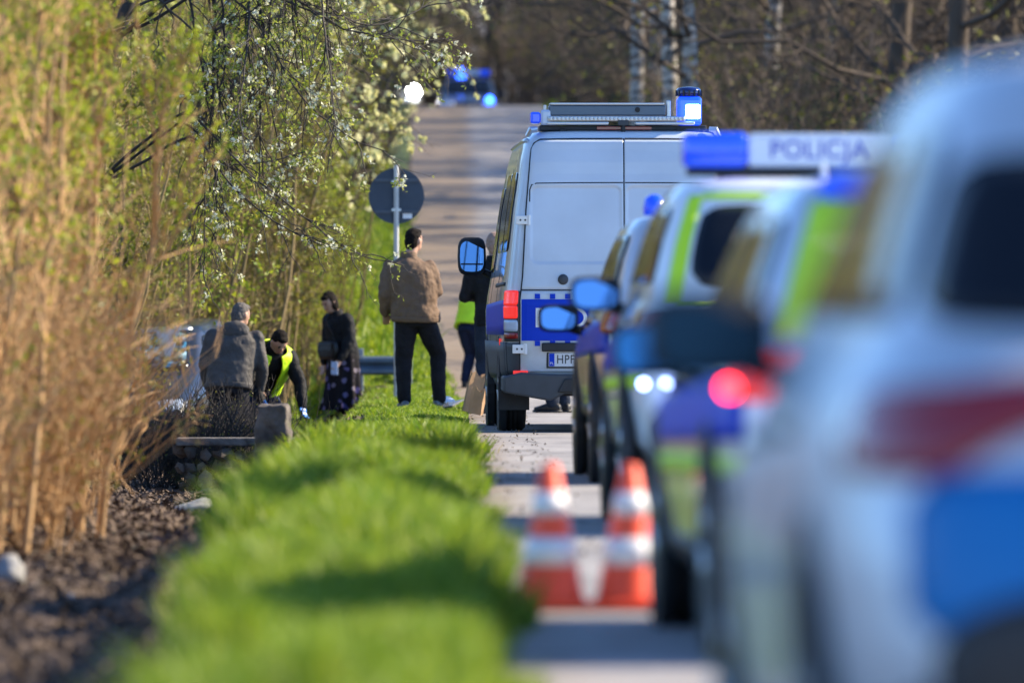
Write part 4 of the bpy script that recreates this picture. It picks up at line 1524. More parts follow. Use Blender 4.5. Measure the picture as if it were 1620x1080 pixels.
# ------------------------------------------------------------------ grass, litter (stuff)
def grass(name, n, xfn, y0, y1, h, seed, ypow=1.0, w=.0075):
    rng = np.random.default_rng(seed)
    Y = y0 + (y1 - y0) * rng.random(n) ** ypow
    a, b = xfn(Y)
    a = a + .30 * vnoise(Y * .9, Y * 0 + 3.3)
    b = b + .16 * vnoise(Y * 1.3, Y * 0 + 8.1)
    X = a + (b - a) * rng.random(n)
    edge = np.minimum((X - a), (b - X)) / .12
    cl = .22 + 1.9 * (vnoise(X * 3.1, Y * 1.5) + .5) ** 1.4 * (vnoise(X * 1.2 + 5, Y * .35 + 7) + .8)
    keep = rng.random(n) < np.clip(edge, .12, 1) * np.clip(cl + .2, .2, 1)
    X, Y, cl = X[keep], Y[keep], cl[keep]
    n = len(X)
    H = h * rng.uniform(.45, 1.25, n) * np.clip(cl, .3, 2.0) * np.interp(Y, [0, 58, 72, 80, 97, 112, 118], [1, 1, .7, .36, .36, .6, 1])
    Z = ground(X, Y)
    an = rng.uniform(0, 2 * PI, n)
    wv = np.stack([np.cos(an), np.sin(an), 0 * an], 1) * w * rng.uniform(.6, 1.4, (n, 1))
    la = rng.uniform(0, 2 * PI, n)
    lv = np.stack([np.cos(la), np.sin(la), 0 * la], 1) * (H * rng.uniform(.1, .75, n))[:, None]
    p = np.stack([X, Y, Z - .01], 1)
    up = np.array([0, 0, 1.])
    m = p + lv * .35 + up * (H * .6)[:, None]
    t = p + lv + up * H[:, None] * .95
    V = np.stack([p - wv, p + wv, m + wv * .8, m - wv * .8, t], 1).reshape(-1, 3)
    k = np.arange(n) * 5
    me = np_mesh(name, V, np.stack([k, k + 1, k + 2, k + 3], 1), np.stack([k + 3, k + 2, k + 4], 1))
    me.materials.append(M_grass)
    o = link(name, me)
    return o


tag(grass('grass', 330000, lambda y: (verge_e(y) - .22, road_l(y) + .09), 19, 116, .155, 5, 1.0), 'tufted green grass covering the verge beside the parked cars', 'grass', kind='stuff')
tag(grass('bank_grass', 60000, lambda y: (verge_e(y) - 1.2, road_l(y) + .05), 112, 190, .22, 6, 1.4, .015), 'green grass on the bank behind the round sign', 'grass', kind='stuff')
tag(grass('far_grass', 26000, lambda y: (road_r(y) - .1, road_r(y) + 2.6), 110, 280, .2, 8, 1.2, .02), 'patchy grass along the right edge of the climbing road', 'grass', kind='stuff')


def straw(n, seed):
    o = grass('dry_grass', n, lambda y: (verge_e(y) - .3, road_l(y) + .12), 19, 116, .12, seed, 1.0, .005)
    o.data.materials.clear()
    o.data.materials.append(M_straw)
    return o


tag(straw(26000, 15), 'dead straw blades mixed through the green verge', 'dry grass', kind='stuff')


def litter(name, n, x0fn, y0, y1, size, seed, m):
    rng = np.random.default_rng(seed)
    Y = y0 + (y1 - y0) * rng.random(n)
    a, b = x0fn(Y)
    X = a + (b - a) * rng.random(n)
    p = np.stack([X, Y, ground(X, Y) + .012 + .03 * rng.random(n)], 1)
    u = unit(np.stack([rng.normal(size=n), rng.normal(size=n), rng.normal(size=n) * .45], 1))
    v = unit(np.cross(u, np.stack([rng.normal(size=n) * .5, rng.normal(size=n) * .5, np.ones(n)], 1)))
    nm = np.cross(u, v)
    s = size * rng.uniform(.5, 1.4, (n, 1))
    V = np.stack([p - u * s, p + v * s * .55 + nm * s * .3, p + u * s, p - v * s * .55 + nm * s * .3], 1).reshape(-1, 3)
    k = np.arange(n) * 4
    me = np_mesh(name, V, None, np.concatenate([np.stack([k, k + 1, k + 2], 1), np.stack([k, k + 2, k + 3], 1)]))
    me.materials.append(m)
    return link(name, me)


tag(litter('leaf_litter', 90000, lambda y: (np.full_like(y, -4.2), verge_e(y) + .05), 22, 112, .04, 9, M_litter), 'brown fallen leaves and twigs lying in the ditch', 'leaf litter', kind='stuff')
tag(litter('road_debris', 420, lambda y: (road_l(y) - .02, road_l(y) + .55), 34, 100, .014, 10, mat('debris', (.055, .042, .032), .9, island=(.15, .11, .07))), 'dead leaf crumbs and clods strewn on the road edge', 'debris', kind='stuff').location = (0, 0, .065)
# ------------------------------------------------------------------ people
class Blob:
    """overlapping solids fused into one continuous skin by a voxel remesh"""
    def __init__(self):
        self.m = MB()

    def ell(self, c, r, rot=None, n=14):
        vs, fs = [], []
        rows = 9
        Rm = Matrix.Identity(3) if rot is None else rot
        for i in range(rows + 1):
            th = PI * i / rows
            for k in range(n):
                an = 2 * PI * k / n
                st = max(math.sin(th), .02)
                v = Rm @ Vector((r[0] * st * math.cos(an), r[1] * st * math.sin(an), r[2] * math.cos(th)))
                vs.append((c[0] + v.x, c[1] + v.y, c[2] + v.z))
        for i in range(rows):
            for k in range(n):
                fs.append((i * n + k, (i + 1) * n + k, (i + 1) * n + (k + 1) % n, i * n + (k + 1) % n))
        fs += [tuple(range(n)), tuple(rows * n + k for k in range(n - 1, -1, -1))]
        self.m.add(vs, fs)
        return self

    def limb(self, pts, rad):
        """tapered chain with rounded joints"""
        self.m.tube(pts, rad, 12)
        for p, r in zip(pts, rad):
            self.ell(p, (r, r, r), n=12)
        return self

    def loft(self, secs, n=24, pw=2.3):
        """secs: (centre, lateral vector, front vector); elliptical sections"""
        vs, fs = [], []
        for c, l, f in secs:
            c, l, f = Vector(c), Vector(l), Vector(f)
            for k in range(n):
                an = 2 * PI * k / n
                ca, sa = math.cos(an), math.sin(an)
                p = c + l * math.copysign(abs(ca) ** (2 / pw), ca) + f * math.copysign(abs(sa) ** (2 / pw), sa)
                vs.append(tuple(p))
        for i in range(len(secs) - 1):
            for k in range(n):
                fs.append((i * n + k, i * n + (k + 1) % n, (i + 1) * n + (k + 1) % n, (i + 1) * n + k))
        fs += [tuple(range(n - 1, -1, -1)), tuple((len(secs) - 1) * n + k for k in range(n))]
        self.m.add(vs, fs)
        return self

    def build(self, name, material, parent, voxel=.013, smooth=6, folds=0.0, fsize=.10, seed=0):
        me = self.m.mesh(name)
        o = bpy.data.objects.new(name, me)
        COL.objects.link(o)
        r = o.modifiers.new('r', 'REMESH')
        r.mode = 'VOXEL'
        r.voxel_size = voxel
        s = o.modifiers.new('s', 'SMOOTH')
        s.iterations = smooth
        s.factor = .5
        if folds:
            tx = bpy.data.textures.new(name, 'CLOUDS')
            tx.noise_scale = fsize
            tx.noise_depth = 2
            d = o.modifiers.new('d', 'DISPLACE')
            d.texture = tx
            d.strength = folds
            d.mid_level = .5
            d.texture_coords = 'LOCAL'
        dg = bpy.context.evaluated_depsgraph_get()
        m2 = bpy.data.meshes.new_from_object(o.evaluated_get(dg))
        m2.name = name
        bpy.data.objects.remove(o)
        m2.materials.clear()
        return link(name, m2, material, parent, True)


M_skin = mat('skin', (.46, .27, .19), .5, var=.1, scale=12)
M_hair = mat('dark_hair', (.012, .009, .008), .8, var=.4, scale=60, bump=.8, bscale=90, spec=.12)
M_hairgrey = mat('grey_hair', (.13, .12, .115), .8, var=.4, scale=60, bump=.8, bscale=90, spec=.12)
M_eye = mat('dark_eye', (.015, .012, .01), .3)
M_lip = mat('lip', (.30, .12, .10), .5)
M_jbrown = mat('brown_suede', (.165, .112, .078), .75, var=.10, scale=14, bump=.35, bscale=35, spec=.12)
M_jgrey = mat('grey_jacket_cloth', (.085, .080, .078), .6, var=.25, scale=7, bump=.35, bscale=30, spec=.12)
M_jblack = mat('black_jacket_cloth', (.012, .013, .016), .65, var=.3, scale=9, bump=.35, bscale=40, spec=.12)
M_trou = mat('black_trousers', (.015, .015, .019), .75, var=.3, scale=8, bump=.35, bscale=30, spec=.12)
M_jeans = mat('dark_jeans', (.018, .026, .045), .75, var=.3, scale=9, bump=.35, bscale=40, spec=.12)
M_navy = mat('navy_cloth', (.012, .018, .045), .75, var=.2, scale=9, spec=.12)
M_vest = mat('hi_vis_yellow', (.62, .92, .015), .55, var=.08, scale=8)
M_glove = mat('blue_nitrile', (.01, .15, .52), .35)
M_shoe = mat('shoe_black', (.012, .012, .014), .5)
M_trainer = mat('shoe_trainer', (.14, .15, .17), .6, var=.5, scale=30)
M_sole = mat('shoe_sole', (.68, .68, .68), .6)


def V3(*a):
    return Vector(a)


def person(name, label, cfg, loc, rz):
    """facing +Y in its own frame.  cfg holds joints (metres) and garments"""
    e = thing(name, label, 'person', loc, R(rz))
    J = cfg['J']
    hip, neck, head = V3(*J['hip']), V3(*J['neck']), V3(*J['head'])
    sl, sr = V3(*J['shL']), V3(*J['shR'])
    lat = (sr - sl).normalized()
    spine = (neck - hip).normalized()
    fr = spine.cross(lat) * -1
    fr = lat.cross(spine) * -1
    if fr.dot(V3(0, 1, 0)) < 0 and cfg.get('flip', True):
        fr = -fr
    sw = (sr - sl).length / 2
    hy, hp = R(cfg.get('head_yaw', 0)), R(cfg.get('head_pitch', 0))
    HR = (Matrix.Rotation(hy, 3, 'Z') @ Matrix.Rotation(hp, 3, 'X'))
    # --- the body itself: one skin
    b = Blob()
    b.ell(head, (.074, .092, .105), HR)
    b.ell(head + HR @ V3(0, .028, -.062), (.055, .060, .058), HR)
    b.ell(head + HR @ V3(0, .098, -.018), (.013, .020, .022), HR, 8)
    for s in (-1, 1):
        b.ell(head + HR @ V3(s * .076, -.006, -.012), (.012, .022, .032), HR, 8)
    b.limb([neck - spine * .03, head + HR @ V3(0, -.015, -.06)], [.062, .055])
    b.loft([(hip - spine * .08, lat * .14, fr * .10), (hip + spine * .1, lat * .13, fr * .095), (hip.lerp(neck, .55), lat * .14, fr * .10), (hip.lerp(neck, .88), lat * sw * .85, fr * .085), (neck, lat * .07, fr * .06)])
    for s in ('L', 'R'):
        sh, el, ha = V3(*J['sh' + s]), V3(*J['el' + s]), V3(*J['ha' + s])
        b.limb([sh, el, ha], [.048, .038, .026])
        kn, an = V3(*J['kn' + s]), V3(*J['an' + s])
        hj = hip + lat * (.09 if s == 'R' else -.09) - spine * .04
        b.limb([hj, kn, an], [.075, .052, .036])
    # hands: palm, four fingers, thumb
    hands = Blob()
    gl = cfg.get('glove', '')
    for s in ('L', 'R'):
        el, ha = V3(*J['el' + s]), V3(*J['ha' + s])
        d = (ha - el).normalized()
        sd = d.cross(fr).normalized()
        if sd.length < .1:
            sd = lat.copy()
        nm = sd.cross(d).normalized()
        t = hands if s in gl else b
        pc = ha + d * .045
        Rm = Matrix((sd, nm, d)).transposed()
        t.ell(pc, (.040, .018, .050), Rm, 12)
        for q in range(4):
            o = ha + d * .085 + sd * (-.030 + q * .020)
            ln = (.062, .074, .070, .055)[q]
            p1 = o + d * ln * .5 + nm * .010
            p2 = o + d * ln * .85 + nm * .034
            t.limb([o - d * .02, p1, p2], [.0095, .009, .0075])
        th0 = ha + d * .03 + sd * .034
        t.limb([th0, th0 + d * .03 + sd * .022 + nm * .012, th0 + d * .055 + sd * .024 + nm * .03], [.012, .011, .009])
    b.build('body', cfg.get('skin', M_skin), e, .0095, 3)
    if gl:
        hands.build('glove', M_glove, e, .0075, 2)
    # --- face
    for s in (-1, 1):
        f = Blob().ell(head + HR @ V3(s * .031, .084, .006), (.011, .007, .006), HR, 8)
        f.m.build('eye', M_eye, e, smooth=True)
        f = Blob().ell(head + HR @ V3(s * .031, .087, .026), (.016, .006, .004), HR, 8)
        f.m.build('eyebrow', cfg.get('hair', M_hair), e, smooth=True)
    Blob().ell(head + HR @ V3(0, .085, -.060), (.024, .006, .006), HR, 8).m.build('mouth', M_lip, e, smooth=True)
    # --- hair
    h = Blob()
    hc = head + HR @ V3(0, -.018, .026)
    h.ell(hc, (.080, .088, .092), HR)
    h.ell(head + HR @ V3(0, .045, .075), (.055, .035, .03), HR)
    h.ell(head + HR @ V3(0, -.045, -.02), (.074, .065, .075), HR)
    if cfg.get('bun'):
        for s in (-1, 1):
            h.ell(head + HR @ V3(s * .062, -.012, -.035), (.030, .055, .085), HR)
    else:
        h.ell(head + HR @ V3(0, -.055, -.055), (.058, .045, .055), HR)
    h.build('hair', cfg.get('hair', M_hair), e, .009, 2, .018, .025)
    # --- trousers or legs
    g = cfg['garments']
    if 'trousers' in g:
        t = Blob()
        t.loft([(hip - spine * .14, lat * .165, fr * .12), (hip - spine * .02, lat * .178, fr * .13), (hip + spine * .10, lat * .165, fr * .118), (hip + spine * .15, lat * .155, fr * .11)])
        for s in ('L', 'R'):
            kn, an = V3(*J['kn' + s]), V3(*J['an' + s])
            hj = hip + lat * (.088 if s == 'R' else -.088) - spine * .07
            mid = hj.lerp(kn, .5)
            sh_ = kn.lerp(an, .45) + fr * -.015
            t.limb([hj, mid, kn, sh_, an + V3(0, 0, .015)], [.112, .106, .086, .078, .070])
        t.build('trousers', g['trousers'], e, .0125, 5, .020, .09)
    # --- shoes
    for s in ('L', 'R'):
        an = V3(*J['an' + s])
        fd = V3(math.sin(R(J.get('toe' + s, 0))), math.cos(R(J.get('toe' + s, 0))), 0)
        fl = V3(fd.y, -fd.x, 0)
        c0 = V3(an.x, an.y, 0)
        up = V3(0, 0, 1)
        sh = Blob()
        zb = J.get('fz' + s, 0.0)
        sh.loft([(c0 - fd * .085 + up * (.045 + zb), fl * .030, up * .030), (c0 - fd * .05 + up * (.055 + zb), fl * .040, up * .050), (c0 + fd * .05 + up * (.052 + zb), fl * .045, up * .045), (c0 + fd * .13 + up * (.040 + zb), fl * .050, up * .030), (c0 + fd * .19 + up * (.034 + zb), fl * .030, up * .020)])
        sh.limb([c0 + up * (.06 + zb), an + up * .03], [.045, .047])
        so = sh.build('shoe', cfg.get('shoe', M_shoe), e, .0095, 3)
        sl_ = Blob().loft([(c0 - fd * .092 + up * (.014 + zb), fl * .034, up * .014), (c0 + fd * .05 + up * (.013 + zb), fl * .050, up * .013), (c0 + fd * .14 + up * (.013 + zb), fl * .054, up * .013), (c0 + fd * .20 + up * (.015 + zb), fl * .030, up * .011)], pw=3)
        sl_.m.build('sole', cfg.get('sole', M_shoe), so, smooth=True)
    # --- jacket / coat
    if 'jacket' in g:
        k = Blob()
        hem = g.get('hem', .10)
        wid = g.get('width', 1.0)
        top = neck - spine * .01
        k.loft([(hip - spine * hem, lat * .195 * wid, fr * .145 * wid), (hip - spine * hem * .5, lat * .20 * wid, fr * .15 * wid), (hip + spine * .08, lat * .19 * wid, fr * .145 * wid), (hip.lerp(neck, .48), lat * .198 * wid, fr * .148 * wid),
                (hip.lerp(neck, .74), lat * (sw * .98) * wid, fr * .145 * wid), (hip.lerp(neck, .90), lat * sw * .88, fr * .115 * wid), (top, lat * .085, fr * .08), (top + spine * .035, lat * .072, fr * .07)])
        for s in ('L', 'R'):
            sh, el, ha = V3(*J['sh' + s]), V3(*J['el' + s]), V3(*J['ha' + s])
            k.limb([neck - spine * .045, sh.lerp(neck, .4) - spine * .035, sh - spine * .015], [.065, .07, .078])
            k.limb([sh, sh.lerp(el, .5), el, el.lerp(ha, .5), ha - (ha - el).normalized() * .01], [.080, .076, .066, .060, .050])
        k.build('jacket', g['jacket'], e, .0125, 9, g.get('folds', .026), .10)
        if g.get('band'):
            bd = Blob().loft([(hip - spine * (hem + .025), lat * .198 * wid, fr * .148 * wid), (hip - spine * (hem - .03), lat * .206 * wid, fr * .156 * wid)])
            bd.build('hem_band', g['jacket'], e, .012, 2, .008, .06)
        if g.get('hood'):
            hd = Blob().ell(hip.lerp(neck, .93) - fr * .09, (.15, .075, .11)).ell(hip.lerp(neck, .99) - fr * .04, (.12, .08, .06))
            hd.build('hood', g['jacket'], e, .012, 4, .02, .06)
        cl = Blob().loft([(neck - spine * .02, lat * .088, fr * .082), (neck + spine * .05, lat * .076, fr * .072)])
        cl.build('collar', g['jacket'], e, .012, 3)
    if 'vest' in g:
        # open waistcoat: a shell over the jacket with a gap in front
        rows = [(hip - spine * .06, .25, .20), (hip + spine * .10, .248, .20), (hip.lerp(neck, .5), .262, .20), (hip.lerp(neck, .74), .272, .19), (hip.lerp(neck, .90), .245, .155), (neck + spine * .01, .14, .12)]
        n = 30
        gap = R(g.get('gap', 48))
        vs, fs = [], []
        for c, a, d in rows:
            for q in range(n):
                an = PI / 2 + gap / 2 + (2 * PI - gap) * q / (n - 1)
                vs.append(tuple(c + lat * a * math.cos(an) + fr * d * math.sin(an)))
        for r_ in range(len(rows) - 1):
            for q in range(n - 1):
                fs.append((r_ * n + q, r_ * n + q + 1, (r_ + 1) * n + q + 1, (r_ + 1) * n + q))
        me = bpy.data.meshes.new('vest')
        me.from_pydata(vs, [], fs)
        o = bpy.data.objects.new('vest_tmp', me)
        COL.objects.link(o)
        ss = o.modifiers.new('ss', 'SUBSURF')
        ss.levels = 2
        so = o.modifiers.new('so', 'SOLIDIFY')
        so.thickness = .008
        tx = bpy.data.textures.new('vest', 'CLOUDS')
        tx.noise_scale = .11
        dd = o.modifiers.new('d', 'DISPLACE')
        dd.texture = tx
        dd.strength = .03
        dd.texture_coords = 'LOCAL'
        dg = bpy.context.evaluated_depsgraph_get()
        m2 = bpy.data.meshes.new_from_object(o.evaluated_get(dg))
        bpy.data.objects.remove(o)
        m2.materials.clear()
        link('vest', m2, g['vest'], e, True)
    return e, dict(lat=lat, spine=spine, fr=fr, hip=hip, neck=neck, head=head)


def stand(h=1.78, sway=0.0, **kw):
    k = h / 1.78
    J = dict(hip=(sway, 0, .96 * k), neck=(0, .0, 1.50 * k), head=(0, .035, 1.665 * k), shL=(-.195, 0, 1.43 * k), shR=(.195, 0, 1.43 * k),
             elL=(-.275, -.02, 1.15 * k), elR=(.275, -.02, 1.15 * k), haL=(-.27, .07, .90 * k), haR=(.27, .07, .90 * k),
             knL=(-.10, .03, .50 * k), knR=(.10, .03, .50 * k), anL=(-.11, -.02, .09), anR=(.11, -.02, .09), toeL=-12, toeR=12)
    J.update(kw)
    return J


# man in the brown jacket, back to us
P1Y = 93.75
J = stand(1.80, .01, hip=(.06, 0, .96), neck=(.00, -.01, 1.515), head=(.05, .03, 1.68), shL=(-.185, 0, 1.405), shR=(.20, 0, 1.40),
          elL=(-.245, -.03, 1.15), haL=(-.235, .09, .95), elR=(.275, .02, 1.17), haR=(.22, .26, 1.22),
          knL=(-.055, .03, .50), anL=(-.045, -.03, .09), knR=(.285, .10, .54), anR=(.295, .03, .10), toeL=-14, toeR=30)
person('person', 'person in a tan-brown jacket and black trousers standing on the verge with back turned', dict(J=J, head_yaw=-38, garments=dict(trousers=M_trou, jacket=M_jbrown, hem=.07, band=True, width=1.22, folds=.042), shoe=M_trainer, sole=M_sole),
       (wx(647, P1Y), P1Y, .03), -2)
# woman in black coat and patterned skirt
P2Y = 106.0
J = stand(1.52, 0, hip=(0, 0, .82), neck=(0, .10, 1.20), head=(0, .20, 1.34), shL=(-.165, .07, 1.14), shR=(.165, .07, 1.14),
          elL=(-.215, .07, .90), elR=(.215, .06, .90), haL=(-.18, .18, .70), haR=(.215, .10, .66), knL=(-.08, .02, .42), knR=(.08, .02, .42), anL=(-.08, -.02, .09), anR=(.08, -.02, .09))
W, fr2 = person('person', 'person in a black coat and dark flowered skirt looking down beside the ditch', dict(J=J, head_yaw=8, head_pitch=-32, bun=True, garments=dict(jacket=M_jblack, hem=.16, width=.93, folds=.03), shoe=M_shoe),
                (wx(543, P2Y), P2Y, gz(wx(543, P2Y), P2Y) - .0), 128)
print('woman ground', gz(wx(543, P2Y), P2Y))


def skirt_mat():
    m = bpy.data.materials.new('flowered_skirt')
    m.use_nodes = True
    nt = m.node_tree
    b = nt.nodes['Principled BSDF']
    b.inputs['Roughness'].default_value = .8
    b.inputs['Specular IOR Level'].default_value = .1
    tc = nt.nodes.new('ShaderNodeTexCoord')
    v = nt.nodes.new('ShaderNodeTexVoronoi'); v.inputs['Scale'].default_value = 10
    n = nt.nodes.new('ShaderNodeTexNoise'); n.inputs['Scale'].default_value = 22; n.inputs['Detail'].default_value = 3
    ad = nt.nodes.new('ShaderNodeMath'); ad.operation = 'MULTIPLY_ADD'; ad.inputs[1].default_value = .6
    nt.links.new(tc.outputs['Object'], v.inputs['Vector']); nt.links.new(tc.outputs['Object'], n.inputs['Vector'])
    nt.links.new(n.outputs['Fac'], ad.inputs[0]); nt.links.new(v.outputs['Distance'], ad.inputs[2])
    cr = nt.nodes.new('ShaderNodeValToRGB')
    e = cr.color_ramp.elements
    e[0].position = .58; e[0].color = (1, 1, 1, 1)
    e[1].position = .66; e[1].color = (0, 0, 0, 1)
    nt.links.new(ad.outputs[0], cr.inputs[0])
    mc = nt.nodes.new('ShaderNodeMix'); mc.data_type = 'RGBA'
    mc.inputs[6].default_value = (.085, .07, .20, 1); mc.inputs[7].default_value = (.20, .17, .19, 1)
    sp = nt.nodes.new('ShaderNodeSeparateColor'); nt.links.new(v.outputs['Color'], sp.inputs[0]); nt.links.new(sp.outputs[0], mc.inputs[0])
    mx = nt.nodes.new('ShaderNodeMix'); mx.data_type = 'RGBA'
    mx.inputs[6].default_value = (.010, .009, .012, 1)
    nt.links.new(cr.outputs[0], mx.inputs[0]); nt.links.new(mc.outputs[2], mx.inputs[7])
    nt.links.new(mx.outputs[2], b.inputs['Base Color'])
    return m


vs, fs = [], []
n = 72
for r_, (z, rx, fl) in enumerate([(.86, .165, 0), (.72, .19, .004), (.55, .205, .010), (.38, .215, .018), (.25, .235, .026), (.17, .262, .034), (.13, .272, .038)]):
    for q in range(n):
        an = 2 * PI * q / n
        rr = rx + fl * math.sin(an * 9 + .7 * math.sin(an * 2) + r_ * .12)
        vs.append((rr * math.cos(an), rr * .86 * math.sin(an), z))
for r_ in range(6):
    for q in range(n):
        fs.append((r_ * n + q, (r_ + 1) * n + q, (r_ + 1) * n + (q + 1) % n, r_ * n + (q + 1) % n))
fs.append(tuple(range(n)))
me = bpy.data.meshes.new('skirt')
me.from_pydata(vs, [], fs)
sk = link('skirt', me, skirt_mat(), W, True)
so = sk.modifiers.new('so', 'SOLIDIFY'); so.thickness = .006
# her handbag with strap, worn in front
HB = thing('handbag', 'black leather shoulder bag hanging in front of the black coat', 'bag', W.location, R(128))
hb = MB().prism([(-.135, -.10), (.135, -.10), (.165, .0), (.145, .10), (-.145, .10), (-.165, .0)], -.045, .045)
M_leather = mat('black_leather', (.006, .006, .007), .35, var=.2, scale=20, bump=.3, bscale=50, spec=.3)
hbm = hb.build('bag_body', M_leather, HB, .03, 3, True)
hbm.location = (-.02, .225, .80)
MB().prism([(-.12, -.01), (.12, -.01), (.13, .075), (-.13, .075)], .045, .055).build('bag_flap', M_leather, hbm, .004)
MB().tube([(-.155, .225, .88), (-.10, .235, 1.0), (.0, .235, 1.12), (.09, .16, 1.2), (.12, .03, 1.215), (.10, -.10, 1.12), (.06, -.16, .98)], .0085, 6).build('bag_strap', M_leather, HB)
PAP = thing('folded_paper', 'folded pale blue paper held beside the flowered skirt', 'paper', W.location, R(128))
MB().prism([(-.06, -.075), (.06, -.07), (.055, .075), (-.05, .07)], -.002, .002).build('paper_leaf', mat('pale_blue_paper', (.42, .55, .78), .6), PAP).location = (-.185, .26, .60)
MB().prism([(-.055, -.07), (.055, -.065), (.05, .07), (-.045, .065)], -.002, .002).build('paper_leaf', mat('pale_blue_paper', (.42, .55, .78), .6), PAP).location = (-.182, .268, .605)

# man in grey jacket, back to us, in the ditch
P3Y = 92.0
x3 = wx(363, P3Y)
z3 = gz(x3, P3Y)
dz3 = -.55 - z3
J = stand(1.72, 0, hip=(.0, 0, .92), neck=(.05, .10, 1.42), head=(.10, .17, 1.57), shL=(-.17, .06, 1.35), shR=(.25, .08, 1.34), elL=(-.245, .05, 1.08), elR=(.315, .08, 1.06), haL=(-.22, .18, .86), haR=(.28, .20, .84))
person('person', 'person in a grey hooded jacket standing in the ditch with back turned beside the wreck', dict(J=J, head_yaw=-42, head_pitch=-12, hair=M_hairgrey, garments=dict(trousers=M_trou, jacket=M_jgrey, hem=.06, band=True, width=1.18, hood=True)),
       (x3, P3Y, z3), -4)
# bending man in hi-vis vest
P4Y = 92.6
x4 = wx(416, P4Y)
z4 = gz(x4, P4Y)
J = stand(1.75, 0, hip=(0, -.12, .86), neck=(0, .26, 1.20), head=(0, .40, 1.27), shL=(-.19, .20, 1.12), shR=(.19, .20, 1.12), elL=(-.27, .28, .86), elR=(.26, .30, .86), haL=(-.25, .40, .64), haR=(.20, .42, .70),
          knL=(-.13, .06, .48), knR=(.13, .06, .48), anL=(-.14, -.06, .09), anR=(.14, -.06, .09))
person('person', 'person bending forward in an open yellow hi-vis vest and blue gloves', dict(J=J, head_pitch=-50, glove='LR', garments=dict(trousers=M_navy, jacket=M_jblack, hem=.06, width=.88, vest=M_vest, gap=34)),
       (x4, P4Y, z4), 205)
# black-jacketed man beside the front of the van
P5Y = 93.0
person('person', 'person in a black jacket and dark jeans standing ahead of the van, behind its mirror', dict(J=stand(1.78, 0, elL=(-.285, .04, 1.15), haL=(-.10, .25, 1.15), elR=(.285, .04, 1.15), haR=(.10, .25, 1.15)), hair=mat('thin_hair', (.30, .2, .15), .6), garments=dict(trousers=M_jeans, jacket=M_jblack, hem=.10)),
       (wx(782, P5Y), P5Y, .0), 0)
# stooping hi-vis person beyond him
P6Y = 112.0
J = stand(1.70, 0, hip=(0, -.08, .86), neck=(0, .14, 1.30), head=(0, .25, 1.42), shL=(-.19, .10, 1.22), shR=(.19, .10, 1.22), elL=(-.25, .16, .96), elR=(.25, .16, .96), haL=(-.2, .30, .76), haR=(.2, .30, .76),
          knL=(-.10, .06, .46), knR=(.10, .06, .46), anL=(-.11, -.06, .09), anR=(.11, -.06, .09))
person('person', 'stooping person in a yellow vest over navy clothes on the road beyond the paper bags', dict(J=J, head_pitch=-45, garments=dict(trousers=M_navy, jacket=M_navy, hem=.06, width=.88, vest=M_vest, gap=50)),
       (wx(751, P6Y), P6Y, float(rise(P6Y))), -30)[0].scale = (.86, .86, .86)
# someone behind the van of whom only the feet show
person('person', 'person standing hidden ahead of the van, only feet showing', dict(J=stand(1.72), garments=dict(trousers=M_jeans, jacket=M_navy, hem=.1)), (wx(880, 94), 94.0, .0), 60)
# ------------------------------------------------------------------ small things
M_cone = mat('cone_red', (.95, .085, .025), .5, var=.06, scale=20)
M_band = mat('cone_white', (.78, .76, .76), .4, var=.05, scale=20)


def cone(label, x, y, rz):
    e = thing('traffic_cone', label, 'traffic cone', (x, y, .0), R(rz), 'traffic cones beside the police car')

    def rad(z):
        return .118 - (z - .035) / .465 * .090

    def ring(z0, z1, d=0.0):
        return [(rad(z0) + d, z0), (rad(z1) + d, z1)]
    MB().lathe([(rad(.035) + .012, .03), (rad(.05), .05), (rad(.30), .30), (rad(.49), .49), (rad(.5) - .008, .50), (.008, .50)], 32, 'z').build('cone_body', M_cone, e, smooth=True)
    MB().lathe([(rad(.155) - .004, .155)] + ring(.155, .25, .003) + [(rad(.25) - .004, .25)], 32, 'z').build('white_band', M_band, e, smooth=True)
    MB().lathe([(rad(.325) - .004, .325)] + ring(.325, .405, .003) + [(rad(.405) - .004, .405)], 32, 'z').build('white_band', M_band, e, smooth=True)
    MB().box(-.14, .14, -.14, .14, .004, .034).build('cone_base', M_cone, e, .012, 2)
    return e


CY = 32.4
cone('red and white traffic cone standing nearer the grass verge', wx(870, CY), CY, 8)
cone('red and white traffic cone standing close against the police car', wx(997, CY), CY, -5)

# round sign seen from behind
SY = 102.0
sx_ = wx(627, SY)
sg = thing('road_sign', 'round road sign seen from its dark grey back on a pale post', 'road sign', (sx_, SY, gz(sx_, SY)))
zc = wz(310, SY) - gz(sx_, SY)
MB().lathe([(.30, -.006), (.30, .012), (.285, .012), (.285, .004)], 48, 'y').build('sign_plate', mat('sign_back_grey', (.055, .072, .098), .55, .3, var=.12, scale=5), sg).location = (0, 0, zc)
MB().tube([(0, -.035, -.3), (0, -.035, zc + .33)], .028, 12).build('post', mat('galvanised', (.52, .52, .50), .5, .3, var=.12, scale=6), sg)
for dz in (-.17, .17):
    MB().box(-.235, .235, -.022, -.0062, zc + dz - .018, zc + dz + .018).build('back_rail', mat('rail_grey', (.085, .10, .125), .5, .4), sg)
for dz in (-.15, .15):
    MB().box(-.05, .05, -.06, -.006, zc + dz - .014, zc + dz + .014).build('clamp', M_alu, sg)
MB().box(-.05, .05, -.0095, -.0065, -.028, .028).build('sticker', M_text_white, sg).location = (.12, 0, zc - .215)

